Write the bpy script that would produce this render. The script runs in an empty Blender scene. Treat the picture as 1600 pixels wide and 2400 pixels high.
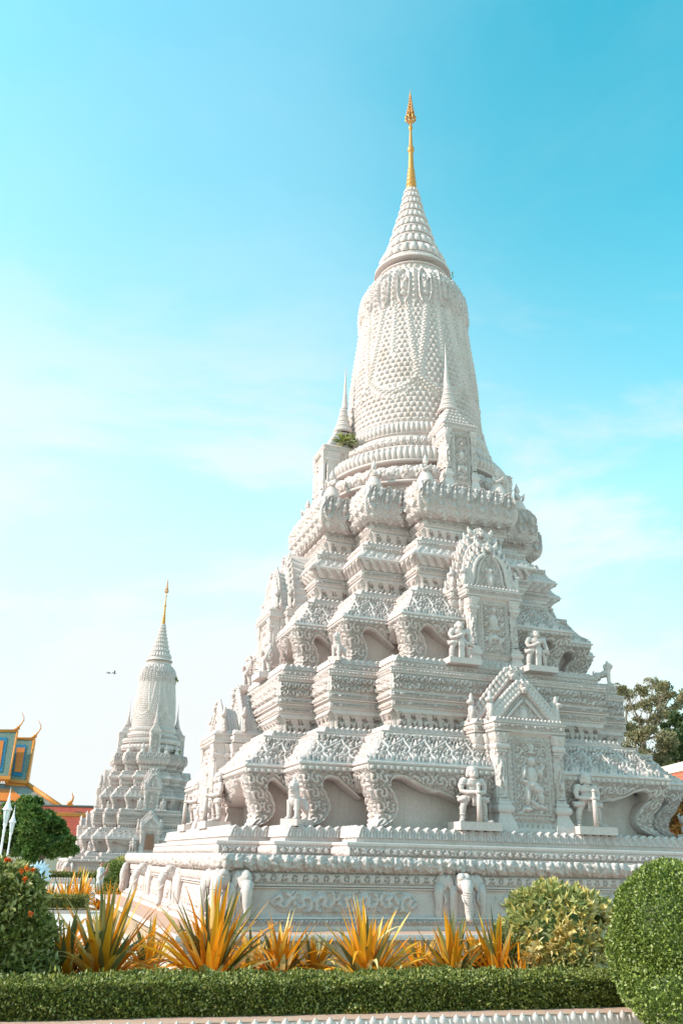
import bpy, bmesh, math, random
import numpy as np
from mathutils import Vector, Matrix

S = bpy.context.scene
COL = S.collection
# ---------------------------------------------------------------- camera
CAM = Vector((-10.466, -23.125, 1.75))
YAW, PITCH, ROLL = math.radians(19.032), math.radians(22.238), math.radians(1.355)
fwd = Vector((math.sin(YAW) * math.cos(PITCH), math.cos(YAW) * math.cos(PITCH), math.sin(PITCH)))
rgt = Vector((math.cos(YAW), -math.sin(YAW), 0))
upv = rgt.cross(fwd)
r2 = rgt * math.cos(ROLL) + upv * math.sin(ROLL)
u2 = -rgt * math.sin(ROLL) + upv * math.cos(ROLL)
cd = bpy.data.cameras.new("camera")
cam = bpy.data.objects.new("camera", cd)
COL.objects.link(cam)
cam.matrix_world = Matrix(((r2.x, u2.x, -fwd.x, CAM.x), (r2.y, u2.y, -fwd.y, CAM.y), (r2.z, u2.z, -fwd.z, CAM.z), (0, 0, 0, 1)))
cd.sensor_fit = 'HORIZONTAL'
cd.sensor_width = 36
cd.lens = 36 * 2001.6 / 1600
cd.clip_start = 0.1
cd.clip_end = 5000
S.camera = cam
# ---------------------------------------------------------------- sky, sun, exposure
SUN_EL, SUN_AZ = math.radians(34), math.radians(-87)     # azimuth from +y towards +x: the sun stands to the left
sun_dir = Vector((math.sin(SUN_AZ) * math.cos(SUN_EL), math.cos(SUN_AZ) * math.cos(SUN_EL), math.sin(SUN_EL)))
sd = bpy.data.lights.new("sun", 'SUN')
sd.energy = 2.6
sd.angle = math.radians(0.5)
sd.color = (1.0, 0.93, 0.86)
sun = bpy.data.objects.new("sun", sd)
COL.objects.link(sun)
sun.rotation_euler = sun_dir.to_track_quat('Z', 'Y').to_euler()
W = bpy.data.worlds.new("World")
S.world = W
W.use_nodes = True
def world_nodes():
    nt = W.node_tree
    nt.nodes.clear()
    N = nt.nodes.new
    L = nt.links.new
    out = N("ShaderNodeOutputWorld")
    bg = N("ShaderNodeBackground")
    bg.inputs[1].default_value = 0.15
    L(bg.outputs[0], out.inputs[0])
    sky = N("ShaderNodeTexSky")
    sky.sky_type = 'NISHITA'
    sky.sun_disc = False
    sky.sun_elevation = SUN_EL
    sky.sun_rotation = SUN_AZ
    sky.air_density = 1.1
    sky.dust_density = 0.7
    sky.ozone_density = 1.0
    tint = N("ShaderNodeMix"); tint.data_type = 'RGBA'; tint.blend_type = 'MULTIPLY'
    tint.inputs[0].default_value = 1.0
    L(sky.outputs[0], tint.inputs[6])
    tc = N("ShaderNodeTexCoord")
    dd = N("ShaderNodeVectorMath"); dd.operation = 'DOT_PRODUCT'; L(tc.outputs['Generated'], dd.inputs[0]); dd.inputs[1].default_value = (0.60, 0.48, 0.64)
    dm = N("ShaderNodeMapRange"); dm.interpolation_type = 'SMOOTHSTEP'; L(dd.outputs[1], dm.inputs[0]); dm.inputs[1].default_value = 0.86; dm.inputs[2].default_value = 1.0
    tm = N("ShaderNodeMix"); tm.data_type = 'RGBA'; L(dm.outputs[0], tm.inputs[0]); tm.inputs[6].default_value = SKY_TINT; tm.inputs[7].default_value = DEEP_TINT
    L(tm.outputs[2], tint.inputs[7])
    # thin bright haze: towards the horizon and towards the sun
    sep = N("ShaderNodeSeparateXYZ"); L(tc.outputs['Generated'], sep.inputs[0])
    mr = N("ShaderNodeMapRange"); mr.interpolation_type = 'SMOOTHSTEP'
    L(sep.outputs[2], mr.inputs[0])
    mr.inputs[1].default_value = 0.86; mr.inputs[2].default_value = 0.10; mr.inputs[3].default_value = 0; mr.inputs[4].default_value = 1
    dot = N("ShaderNodeVectorMath"); dot.operation = 'DOT_PRODUCT'
    L(tc.outputs['Generated'], dot.inputs[0])
    dot.inputs[1].default_value = (-0.80, 0.60, 0.0)
    mr2 = N("ShaderNodeMapRange"); mr2.interpolation_type = 'SMOOTHSTEP'
    L(dot.outputs[1], mr2.inputs[0])
    mr2.inputs[1].default_value = -0.75; mr2.inputs[2].default_value = 0.97; mr2.inputs[3].default_value = 0.22; mr2.inputs[4].default_value = 1.0
    mul = N("ShaderNodeMath"); mul.operation = 'MULTIPLY'
    L(mr.outputs[0], mul.inputs[0]); L(mr2.outputs[0], mul.inputs[1])
    # soft streaked cloud
    mp = N("ShaderNodeMapping"); L(tc.outputs['Generated'], mp.inputs[0])
    mp.inputs['Rotation'].default_value = (0.25, 0.2, 0.5)
    mp.inputs['Scale'].default_value = (1.0, 1.0, 2.6)
    nz = N("ShaderNodeTexNoise"); L(mp.outputs[0], nz.inputs[0])
    nz.inputs['Scale'].default_value = 2.1; nz.inputs['Detail'].default_value = 7; nz.inputs['Roughness'].default_value = 0.58
    nz.inputs['Distortion'].default_value = 0.35
    cr = N("ShaderNodeMapRange"); cr.interpolation_type = 'SMOOTHSTEP'
    L(nz.outputs[0], cr.inputs[0])
    cr.inputs[1].default_value = 0.42; cr.inputs[2].default_value = 0.56; cr.inputs[3].default_value = 0; cr.inputs[4].default_value = 0.9
    low = N("ShaderNodeMapRange"); low.interpolation_type = 'SMOOTHSTEP'
    L(sep.outputs[2], low.inputs[0])
    low.inputs[1].default_value = 0.66; low.inputs[2].default_value = 0.30; low.inputs[3].default_value = 0.05; low.inputs[4].default_value = 1
    cm = N("ShaderNodeMath"); cm.operation = 'MULTIPLY'
    L(cr.outputs[0], cm.inputs[0]); L(low.outputs[0], cm.inputs[1])
    # the haze itself is uneven
    n5 = N("ShaderNodeTexNoise"); L(mp.outputs[0], n5.inputs[0]); n5.inputs['Scale'].default_value = 1.4; n5.inputs['Detail'].default_value = 4
    u5 = N("ShaderNodeMapRange"); L(n5.outputs[0], u5.inputs[0]); u5.inputs[1].default_value = 0.3; u5.inputs[2].default_value = 0.7; u5.inputs[3].default_value = 0.72; u5.inputs[4].default_value = 1.2
    m5 = N("ShaderNodeMath"); m5.operation = 'MULTIPLY'; m5.use_clamp = True; L(mul.outputs[0], m5.inputs[0]); L(u5.outputs[0], m5.inputs[1]); mul = m5
    # union of haze and cloud
    inv = N("ShaderNodeMath"); inv.operation = 'SUBTRACT'; inv.inputs[0].default_value = 1; L(mul.outputs[0], inv.inputs[1])
    cm2 = N("ShaderNodeMath"); cm2.operation = 'MULTIPLY'; L(cm.outputs[0], cm2.inputs[0]); L(inv.outputs[0], cm2.inputs[1])
    add = N("ShaderNodeMath"); add.operation = 'ADD'; add.use_clamp = True
    L(mul.outputs[0], add.inputs[0]); L(cm2.outputs[0], add.inputs[1])
    mix = N("ShaderNodeMix"); mix.data_type = 'RGBA'
    L(add.outputs[0], mix.inputs[0]); L(tint.outputs[2], mix.inputs[6])
    mix.inputs[7].default_value = HAZE_COL
    L(mix.outputs[2], bg.inputs[0])
SKY_TINT = (0.70, 1.42, 1.10, 1); DEEP_TINT = (0.14, 1.16, 0.94, 1)
HAZE_COL = (2.72, 2.84, 2.86, 1)
world_nodes()
S.view_settings.view_transform = 'Standard'
S.view_settings.look = 'None'
S.view_settings.exposure = 1.2
S.view_settings.gamma = 1.0
S.cycles.max_bounces = 7
S.cycles.diffuse_bounces = 4
S.cycles.transparent_max_bounces = 8
S.cycles.use_denoising = True

# ---------------------------------------------------------------- helpers
def px(x, y, D):                       # a pixel of the 1600 x 2400 photograph -> the point at ground distance D
    d = fwd + r2 * ((x - 800) / 2001.6) - u2 * ((y - 1200) / 2001.6)
    return CAM + d * (D / math.hypot(d.x, d.y))
def gpx(x, y, z=0.0):                  # a pixel -> the point at height z
    d = fwd + r2 * ((x - 800) / 2001.6) - u2 * ((y - 1200) / 2001.6)
    return CAM + d * ((z - CAM.z) / d.z)

class MB:
    """collects grids and polygons, builds ONE mesh object"""
    def __init__(s):
        s.v = []; s.f4 = []; s.f3 = []; s.fn = []; s.n = 0; s.mi = []; s.cur = 0; s.r = []; s.m4 = []; s.m3 = []; s.sm4 = []; s.sm3 = []
    def grid(s, P, mat=0, smooth=True, closed_u=False):
        """P: (nu, nv, 3) array, outward = du x dv"""
        P = np.asarray(P, float); nu, nv = P.shape[:2]
        base = s.n
        s.v.append(P.reshape(-1, 3)); s.n += nu * nv
        I = (base + np.arange(nu * nv)).reshape(nu, nv)
        if closed_u: I = np.vstack([I, I[:1]])
        q = np.stack([I[:-1, :-1], I[1:, :-1], I[1:, 1:], I[:-1, 1:]], -1).reshape(-1, 4)
        s.f4.append(q); s.m4.append(np.full(len(q), mat)); s.sm4.append(np.full(len(q), smooth))
        return I
    def verts(s, V):
        V = np.asarray(V, float).reshape(-1, 3); b = s.n
        s.v.append(V); s.n += len(V); return b
    def quads(s, Q, mat=0, smooth=False):
        Q = np.asarray(Q, int).reshape(-1, 4); s.f4.append(Q); s.m4.append(np.full(len(Q), mat)); s.sm4.append(np.full(len(Q), smooth))
    def tris(s, T, mat=0, smooth=False):
        T = np.asarray(T, int).reshape(-1, 3); s.f3.append(T); s.m3.append(np.full(len(T), mat)); s.sm3.append(np.full(len(T), smooth))
    def quad(s, a, b, c, d, mat=0):
        i = s.verts([a, b, c, d]); s.quads([[i, i + 1, i + 2, i + 3]], mat)
    def box(s, c, h, mat=0, rot=None, taper=1.0):
        """centre, half sizes; taper scales the top"""
        P = []
        for z in (-1, 1):
            t = 1 if z < 0 else taper
            for x, y in ((-1, -1), (1, -1), (1, 1), (-1, 1)):
                v = Vector((x * h[0] * t, y * h[1] * t, z * h[2]))
                if rot is not None: v = rot @ v
                P.append((c[0] + v.x, c[1] + v.y, c[2] + v.z))
        b = s.verts(P)
        s.quads(np.array([[0, 3, 2, 1], [4, 5, 6, 7], [0, 1, 5, 4], [1, 2, 6, 5], [2, 3, 7, 6], [3, 0, 4, 7]]) + b, mat)
    def lathe(s, prof, c=(0, 0, 0), n=16, mat=0, smooth=True, sharp=True):
        """prof: [(r, z)] bottom to top, each segment its own grid when sharp"""
        a = np.linspace(0, 2 * math.pi, n, endpoint=False)
        ca, sa = np.cos(a)[:, None], np.sin(a)[:, None]
        def g(pr):
            r = np.array([p[0] for p in pr])[None]; z = np.array([p[1] for p in pr])[None]
            P = np.stack([c[0] + ca * r, c[1] + sa * r, c[2] + z + 0 * ca], -1)
            s.grid(P, mat, smooth, True)
        if sharp:
            for i in range(len(prof) - 1): g(prof[i:i + 2])
        else: g(prof)
    def tube(s, pts, rad, n=8, mat=0, cap=True):
        pts = [Vector(p) for p in pts]
        if not hasattr(rad, '__len__'): rad = [rad] * len(pts)
        rings = []
        ref = None
        for i, p in enumerate(pts):
            t = (pts[min(i + 1, len(pts) - 1)] - pts[max(i - 1, 0)])
            t = t.normalized() if t.length > 1e-9 else Vector((0, 0, 1))
            if ref is None: ref = Vector((1, 0, 0)) if abs(t.x) < .9 else Vector((0, 1, 0))
            x = (ref - t * ref.dot(t)).normalized(); y = t.cross(x); ref = x
            rings.append([p + (x * math.cos(2 * math.pi * k / n) + y * math.sin(2 * math.pi * k / n)) * rad[i] for k in range(n)])
        P = np.array([[tuple(q) for q in r] for r in rings]).transpose(1, 0, 2)
        I = s.grid(P, mat, True, True)
        if cap:
            b = s.verts([pts[0], pts[-1]])
            for k in range(n):
                s.tris([[b, I[(k + 1) % n, 0], I[k, 0]], [b + 1, I[k, -1], I[(k + 1) % n, -1]]], mat, True)
    def build(s, name, mats, parent=None, link=True, attr=None):
        me = bpy.data.meshes.new(name)
        V = np.concatenate(s.v) if s.v else np.zeros((0, 3))
        Q = np.concatenate(s.f4) if s.f4 else np.zeros((0, 4), int)
        T = np.concatenate(s.f3) if s.f3 else np.zeros((0, 3), int)
        nq, ntri = len(Q), len(T)
        me.vertices.add(len(V)); me.vertices.foreach_set('co', V.astype(np.float32).ravel())
        me.loops.add(nq * 4 + ntri * 3)
        me.loops.foreach_set('vertex_index', np.concatenate([Q.ravel(), T.ravel()]).astype(np.int32))
        me.polygons.add(nq + ntri)
        me.polygons.foreach_set('loop_start', np.concatenate([np.arange(nq) * 4, nq * 4 + np.arange(ntri) * 3]).astype(np.int32))
        mi = np.concatenate((s.m4 or [np.zeros(0, int)]) + (s.m3 or []))
        sm = np.concatenate((s.sm4 or [np.zeros(0, bool)]) + (s.sm3 or []))
        me.polygons.foreach_set('material_index', mi.astype(np.int32))
        me.polygons.foreach_set('use_smooth', sm.astype(bool))
        if attr is not None:
            a = me.attributes.new('rnd', 'FLOAT', 'POINT'); a.data.foreach_set('value', np.asarray(attr, np.float32))
        me.update(calc_edges=True)
        me.validate()
        if not isinstance(mats, (list, tuple)): mats = [mats]
        for m in mats: me.materials.append(m)
        o = bpy.data.objects.new(name, me)
        if link: COL.objects.link(o)
        if parent is not None: o.parent = parent
        return o
def tag(o, label=None, cat=None, group=None, kind=None):
    if label: o['label'] = label
    if cat: o['category'] = cat
    if group: o['group'] = group
    if kind: o['kind'] = kind
    return o
def empty(name, loc=(0, 0, 0), rz=0.0, label=None, cat=None, group=None):
    o = bpy.data.objects.new(name, None); COL.objects.link(o)
    o.location = loc; o.rotation_euler = (0, 0, rz); o.empty_display_size = 0.3
    return tag(o, label, cat, group)
def copy_obj(o, parent=None):
    c = o.copy(); COL.objects.link(c)
    if parent is not None: c.parent = parent
    for ch in list(o.children): copy_obj(ch, c)
    return c
def copy_thing(o, loc, rz=0.0, label=None, group=None, scale=None):
    c = copy_obj(o); c.location = loc; c.rotation_euler = (0, 0, rz)
    if scale: c.scale = (scale,) * 3
    if label: c['label'] = label
    if group: c['group'] = group
    return c
def sstep(x, a, b):
    t = np.clip((x - a) / (b - a), 0, 1); return t * t * (3 - 2 * t)

# ---------------------------------------------------------------- materials
def mat_new(name):
    m = bpy.data.materials.new(name); m.use_nodes = True
    nt = m.node_tree; nt.nodes.clear()
    out = nt.nodes.new("ShaderNodeOutputMaterial"); b = nt.nodes.new("ShaderNodeBsdfPrincipled")
    nt.links.new(b.outputs[0], out.inputs[0])
    return m, nt, b, out
def simple(name, col, rough=0.6, metal=0.0, var=0.15, scale=6.0, bump=0.0, bscale=40.0, spec=0.3):
    m, nt, b, _ = mat_new(name); N = nt.nodes.new; L = nt.links.new
    tc = N("ShaderNodeTexCoord"); nz = N("ShaderNodeTexNoise"); L(tc.outputs['Object'], nz.inputs[0])
    nz.inputs['Scale'].default_value = scale; nz.inputs['Detail'].default_value = 6
    mx = N("ShaderNodeMix"); mx.data_type = 'RGBA'; L(nz.outputs[0], mx.inputs[0])
    mx.inputs[6].default_value = (*[c * (1 - var) for c in col], 1); mx.inputs[7].default_value = (*[min(1, c * (1 + var)) for c in col], 1)
    L(mx.outputs[2], b.inputs['Base Color'])
    b.inputs['Roughness'].default_value = rough; b.inputs['Metallic'].default_value = metal
    b.inputs['Specular IOR Level'].default_value = spec
    if bump > 0:
        n2 = N("ShaderNodeTexNoise"); L(tc.outputs['Object'], n2.inputs[0]); n2.inputs['Scale'].default_value = bscale; n2.inputs['Detail'].default_value = 4
        bp = N("ShaderNodeBump"); bp.inputs['Strength'].default_value = bump; bp.inputs['Distance'].default_value = 0.02
        L(n2.outputs[0], bp.inputs['Height']); L(bp.outputs[0], b.inputs['Normal'])
    return m
def stone(name, base, stain, carve=0.0, cscale=16.0, stain_amt=0.75, grey=(0.33, 0.30, 0.275)):
    """painted, weathered plaster: soft blotches, vertical rain streaks, fine carved grain"""
    m, nt, b, _ = mat_new(name); N = nt.nodes.new; L = nt.links.new
    tc = N("ShaderNodeTexCoord")
    n1 = N("ShaderNodeTexNoise"); L(tc.outputs['Object'], n1.inputs[0]); n1.inputs['Scale'].default_value = 1.3; n1.inputs['Detail'].default_value = 9; n1.inputs['Roughness'].default_value = 0.65
    mp = N("ShaderNodeMapping"); L(tc.outputs['Object'], mp.inputs[0]); mp.inputs['Scale'].default_value = (3.2, 3.2, 0.35)
    n2 = N("ShaderNodeTexNoise"); L(mp.outputs[0], n2.inputs[0]); n2.inputs['Scale'].default_value = 2.0; n2.inputs['Detail'].default_value = 7; n2.inputs['Roughness'].default_value = 0.7
    r1 = N("ShaderNodeMapRange"); L(n1.outputs[0], r1.inputs[0]); r1.inputs[1].default_value = 0.52; r1.inputs[2].default_value = 0.80; r1.inputs[3].default_value = 0; r1.inputs[4].default_value = stain_amt
    r2_ = N("ShaderNodeMapRange"); L(n2.outputs[0], r2_.inputs[0]); r2_.inputs[1].default_value = 0.55; r2_.inputs[2].default_value = 0.85; r2_.inputs[3].default_value = 0; r2_.inputs[4].default_value = stain_amt
    m1 = N("ShaderNodeMix"); m1.data_type = 'RGBA'; L(r1.outputs[0], m1.inputs[0]); m1.inputs[6].default_value = (*base, 1); m1.inputs[7].default_value = (*stain, 1)
    m2 = N("ShaderNodeMix"); m2.data_type = 'RGBA'; L(r2_.outputs[0], m2.inputs[0]); L(m1.outputs[2], m2.inputs[6]); m2.inputs[7].default_value = (*grey, 1)
    n4 = N("ShaderNodeTexNoise"); L(tc.outputs['Object'], n4.inputs[0]); n4.inputs['Scale'].default_value = 3.4; n4.inputs['Detail'].default_value = 12; n4.inputs['Roughness'].default_value = 0.78
    r4 = N("ShaderNodeMapRange"); L(n4.outputs[0], r4.inputs[0]); r4.inputs[1].default_value = 0.60; r4.inputs[2].default_value = 0.74; r4.inputs[3].default_value = 0; r4.inputs[4].default_value = stain_amt * 1.1
    m4 = N("ShaderNodeMix"); m4.data_type = 'RGBA'; L(r4.outputs[0], m4.inputs[0]); L(m2.outputs[2], m4.inputs[6]); m4.inputs[7].default_value = (stain[0] * .5, stain[1] * .47, stain[2] * .44, 1); m2 = m4
    n3 = N("ShaderNodeTexNoise"); L(tc.outputs['Object'], n3.inputs[0]); n3.inputs['Scale'].default_value = 24; n3.inputs['Detail'].default_value = 5; n3.inputs['Roughness'].default_value = 0.7
    r3 = N("ShaderNodeMapRange"); L(n3.outputs[0], r3.inputs[0]); r3.inputs[1].default_value = 0.3; r3.inputs[2].default_value = 0.7; r3.inputs[3].default_value = 0.84; r3.inputs[4].default_value = 1.08
    m3 = N("ShaderNodeMix"); m3.data_type = 'RGBA'; m3.blend_type = 'MULTIPLY'; m3.inputs[0].default_value = 1
    L(m2.outputs[2], m3.inputs[6]); L(r3.outputs[0], m3.inputs[7])
    L(m3.outputs[2], b.inputs['Base Color'])
    b.inputs['Roughness'].default_value = 0.78; b.inputs['Specular IOR Level'].default_value = 0.25
    bp = N("ShaderNodeBump"); bp.inputs['Strength'].default_value = 0.35; bp.inputs['Distance'].default_value = 0.012
    L(n3.outputs[0], bp.inputs['Height'])
    if carve > 0:
        wz = N("ShaderNodeTexNoise"); L(tc.outputs['Object'], wz.inputs[0]); wz.inputs['Scale'].default_value = 5.0; wz.inputs['Detail'].default_value = 2
        ad = N("ShaderNodeMix"); ad.data_type = 'VECTOR'; ad.inputs[0].default_value = 0.10; L(tc.outputs['Object'], ad.inputs[4]); L(wz.outputs[1], ad.inputs[5])
        vo = N("ShaderNodeTexVoronoi"); vo.feature = 'DISTANCE_TO_EDGE'; L(ad.outputs[1], vo.inputs[0]); vo.inputs['Scale'].default_value = cscale
        rr = N("ShaderNodeMapRange"); rr.interpolation_type = 'SMOOTHSTEP'; L(vo.outputs[0], rr.inputs[0]); rr.inputs[1].default_value = 0.0; rr.inputs[2].default_value = 0.16
        b2 = N("ShaderNodeBump"); b2.inputs['Strength'].default_value = carve; b2.inputs['Distance'].default_value = 0.03
        L(rr.outputs[0], b2.inputs['Height']); L(bp.outputs[0], b2.inputs['Normal']); L(b2.outputs[0], b.inputs['Normal'])
    else:
        L(bp.outputs[0], b.inputs['Normal'])
    return m
WHITE = (0.605, 0.502, 0.474); STAIN = (0.45, 0.34, 0.275)
M_plain = stone("painted_plaster", WHITE, STAIN)
M_carve = stone("carved_plaster", WHITE, STAIN, carve=0.22, cscale=11)
M_fine = stone("finely_carved_plaster", WHITE, STAIN, carve=0.30, cscale=16)
M_statue = stone("statue_stone", (0.62, 0.505, 0.475), (0.49, 0.385, 0.335), stain_amt=0.5, grey=(0.38, 0.33, 0.30))
M_wall = stone("bare_plaster_wall", (0.60, 0.495, 0.465), (0.46, 0.36, 0.30), stain_amt=0.9)
M_pink = stone("pink_floor_tile", (0.55, 0.33, 0.245), (0.45, 0.26, 0.185), stain_amt=0.6, grey=(0.52, 0.42, 0.35))
M_found = stone("rough_laterite", (0.42, 0.30, 0.21), (0.20, 0.13, 0.085), carve=0.6, cscale=5, stain_amt=0.9, grey=(0.28, 0.21, 0.16))
M_gold = simple("gilded_metal", (0.56, 0.255, 0.065), rough=0.38, metal=0.3, var=0.12, scale=9)
M_brown = simple("brown_wooden_door", (0.27, 0.135, 0.09), rough=0.7, var=0.3, scale=9, bump=0.4, bscale=30)
# ================================================================ carved ornament: heights 0..1 over a band (u, v in metres)
def cells(U, L, w):
    n = max(1, int(round(L / w))); ww = L / n
    k = np.floor(np.clip(U / ww, 0, n - 1e-6)); return (U / ww - k - .5) * 2, k, ww
def o_scroll(U, V, L, H, w=None):
    x, k, ww = cells(U, L, (w or H) * 1.08); y = (V / H - .5) * 2
    sg = 1 - 2 * (k % 2); r = np.hypot(x, y); th = np.arctan2(y, x) * sg
    sp = np.cos(2 * th - 8.2 * r) + .55 * (np.cos(9 * th + 7 * r) * sstep(r, .2, .5))
    h = sstep(sp, -.25, .35) * sstep(1.08 - r, 0, .1)
    h = np.maximum(h, sstep(.24 - r, 0, .1))
    th2 = np.arctan2(np.abs(y) - 1, np.abs(x) - 1)
    return np.maximum(h, sstep(r, 1.0, 1.12) * sstep(np.cos(10 * th2), -.2, .4) * .9)
def o_rinc(U, V, L, H, w=None):                     # two rows of smaller scrolls: a dense vegetal field
    n = max(1, int(round(H / (w or .2)))); hh = H / n; k = np.floor(np.clip(V / hh, 0, n - 1e-6))
    return o_scroll(U + (k % 2) * hh * .5, V - k * hh, L, hh)
def o_diam(U, V, L, H, w=None):
    x, k, ww = cells(U, L, w or H * 1.7); y = (V / H - .5) * 2; d = np.abs(x) + np.abs(y)
    h = np.exp(-((d - .95) / .10) ** 2) * .9
    for cx in (0, -1, 1):
        X = (x - cx) * ww / H; r = np.hypot(X, y) if cx == 0 else np.hypot(X, np.abs(y) - .0)
        th = np.arctan2(y, X)
        fl = sstep(.60 + .22 * np.cos(8 * th) - r, 0, .1) * (1 - .7 * np.exp(-((r - .24) / .07) ** 2))
        if cx: fl = fl * sstep(d, 1.05, 1.15)
        h = np.maximum(h, fl)
    return h
def o_ring(U, V, L, H, w=None):
    x, k, ww = cells(U, L, w or H * 1.25); y = (V / H - .5) * 2; X = x * ww / H
    r = np.hypot(X, y); th = np.arctan2(y, X)
    h = np.exp(-((r - .62) / .13) ** 2); h = np.maximum(h, sstep(.3 - r, 0, .12))
    th2 = np.arctan2(y, X - np.sign(X) * ww / H)
    return np.maximum(h, sstep(r, .9, 1.0) * sstep(np.cos(6 * th2), -.1, .4) * .8)
def o_arch(U, V, L, H, w=None):
    x, k, ww = cells(U, L, w or .30); t = V / H
    hw = .74 * np.sqrt(np.clip(1 - (t / .93) ** 2.4, 0, 1)); e = hw - np.abs(x)
    rim = np.exp(-((e - .09) / .075) ** 2)
    leaf = sstep(np.cos(np.abs(x) * 9 - t * 17), -.3, .4) * sstep(e, .2, .3) * .7 + .8 * np.exp(-(x / .08) ** 2) * sstep(e, .15, .25)
    return np.maximum(np.where(e < 0, .62, 0), np.maximum(rim, leaf))
def o_net(U, V, L, H, w=None):
    x, k, ww = cells(U, L, w or .55); y = V / H
    c = .5 + .5 * np.cos(2 * math.pi * y * 1.02); d = np.abs(np.abs(x) - c); net = np.exp(-(d / .11) ** 2)
    h = net
    for cx, cy in ((0, .5), (-1, .02), (1, .02), (-1, .98), (1, .98)):
        X = (x - cx) * ww / 2; Y = (y - cy) * H; r = np.hypot(X, Y) / (ww / 2); th = np.arctan2(Y, X)
        h = np.maximum(h, sstep(np.cos(7 * th) + .9 * np.cos(13 * r), -.2, .5) * sstep(.98 - r, 0, .12) * .85 * sstep(d, .16, .24))
    return h
def o_bead(U, V, L, H, w=None):
    x, k, ww = cells(U, L, w or H); y = (V / H - .5) * 2
    return np.sqrt(np.clip(1 - (x ** 2 + y ** 2) / .85, 0, 1))
def o_leaf(U, V, L, H, w=None):                     # heavy acanthus roll
    x, k, ww = cells(U, L, w or .22); t = V / H
    a = np.sin(U * 31 + 2.2 * np.sin(V * 36 + U * 9)) * np.cos(V * 44 + 1.7 * np.sin(U * 23 + k))
    lobe = (1 - np.abs(x) ** 1.6) * np.sin(np.pi * np.clip(t, 0, 1)) ** .5
    return np.clip(.55 * lobe + .5 * sstep(a, -.3, .4), 0, 1)
def o_lotus(U, V, L, H, w=None):                    # overlapping petals with a rib and tips
    x, k, ww = cells(U, L, w or .2); t = V / H
    hw = np.sqrt(np.clip(1 - np.clip((t - .35) / .62, 0, 1) ** 2.2, 0, 1)); e = hw - np.abs(x)
    h = sstep(e, 0, .22) * (.55 + .45 * np.cos(x * 1.4)) - .45 * np.exp(-((e - .30) / .06) ** 2) * sstep(t, .05, .15)
    return np.clip(np.maximum(h, .3 * sstep(.2 - np.abs(np.abs(x) - 1), 0, .1)), 0, 1)
def o_flower(U, V, L, H, w=None):                   # fat blossoms on a torus
    x, k, ww = cells(U, L, w or H * .8); y = (V / H - .5) * 2; r = np.hypot(x, y); th = np.arctan2(y, x)
    h = np.sqrt(np.clip(1 - r ** 2 / 1.05, 0, 1)) * (.78 + .22 * np.cos(8 * th + k)) - .35 * np.exp(-((r - .42) / .07) ** 2)
    return np.clip(h, 0, 1)
def o_dent(U, V, L, H, w=None):
    x, k, ww = cells(U, L, w or .12); return sstep(.72 - np.abs(x), 0, .2) * sstep(V / H, .0, .1)
def o_med(U, V, L, H, w=None):                      # niches with small praying figures above a row of faces
    x, k, ww = cells(U, L, w or .46); t = V / H
    e = 1 - (x / .70) ** 2 - ((t - .66) / .33) ** 2
    rim = np.exp(-((e - .14) / .13) ** 2)
    def el(cx, cy, rx, ry): return np.clip(1 - ((x - cx) / rx) ** 2 - ((t - cy) / ry) ** 2, 0, 1) ** .5
    fig = np.maximum.reduce([el(0, .86, .13, .06), el(0, .93, .07, .05), el(0, .72, .24, .1), el(0, .60, .36, .06), el(.15, .72, .1, .05)])
    face = np.maximum.reduce([el(0, .19, .62, .15) * .55, el(-.2, .23, .14, .03), el(.2, .23, .14, .03), el(0, .18, .12, .05), el(0, .11, .3, .03)])
    x2, _, _ = cells(U + ww / 2, L + ww, ww)
    tip = np.clip(1 - (np.abs(x2) / .42) - (np.abs(t - .78) / .24), 0, 1)
    face2 = el(0, .42, .4, .07) * .5
    h = np.maximum.reduce([rim, fig, face, face2, sstep(tip, 0, .3) * .8])
    return np.clip(h + .25 * sstep(np.sin(V * 70) * np.cos(U * 52), 0, .6) * (e < 0), 0, 1)
PAT = dict(scroll=o_scroll, rinc=o_rinc, diam=o_diam, ring=o_ring, arch=o_arch, net=o_net, bead=o_bead, leaf=o_leaf, lotus=o_lotus, flower=o_flower, dent=o_dent, med=o_med)

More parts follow.
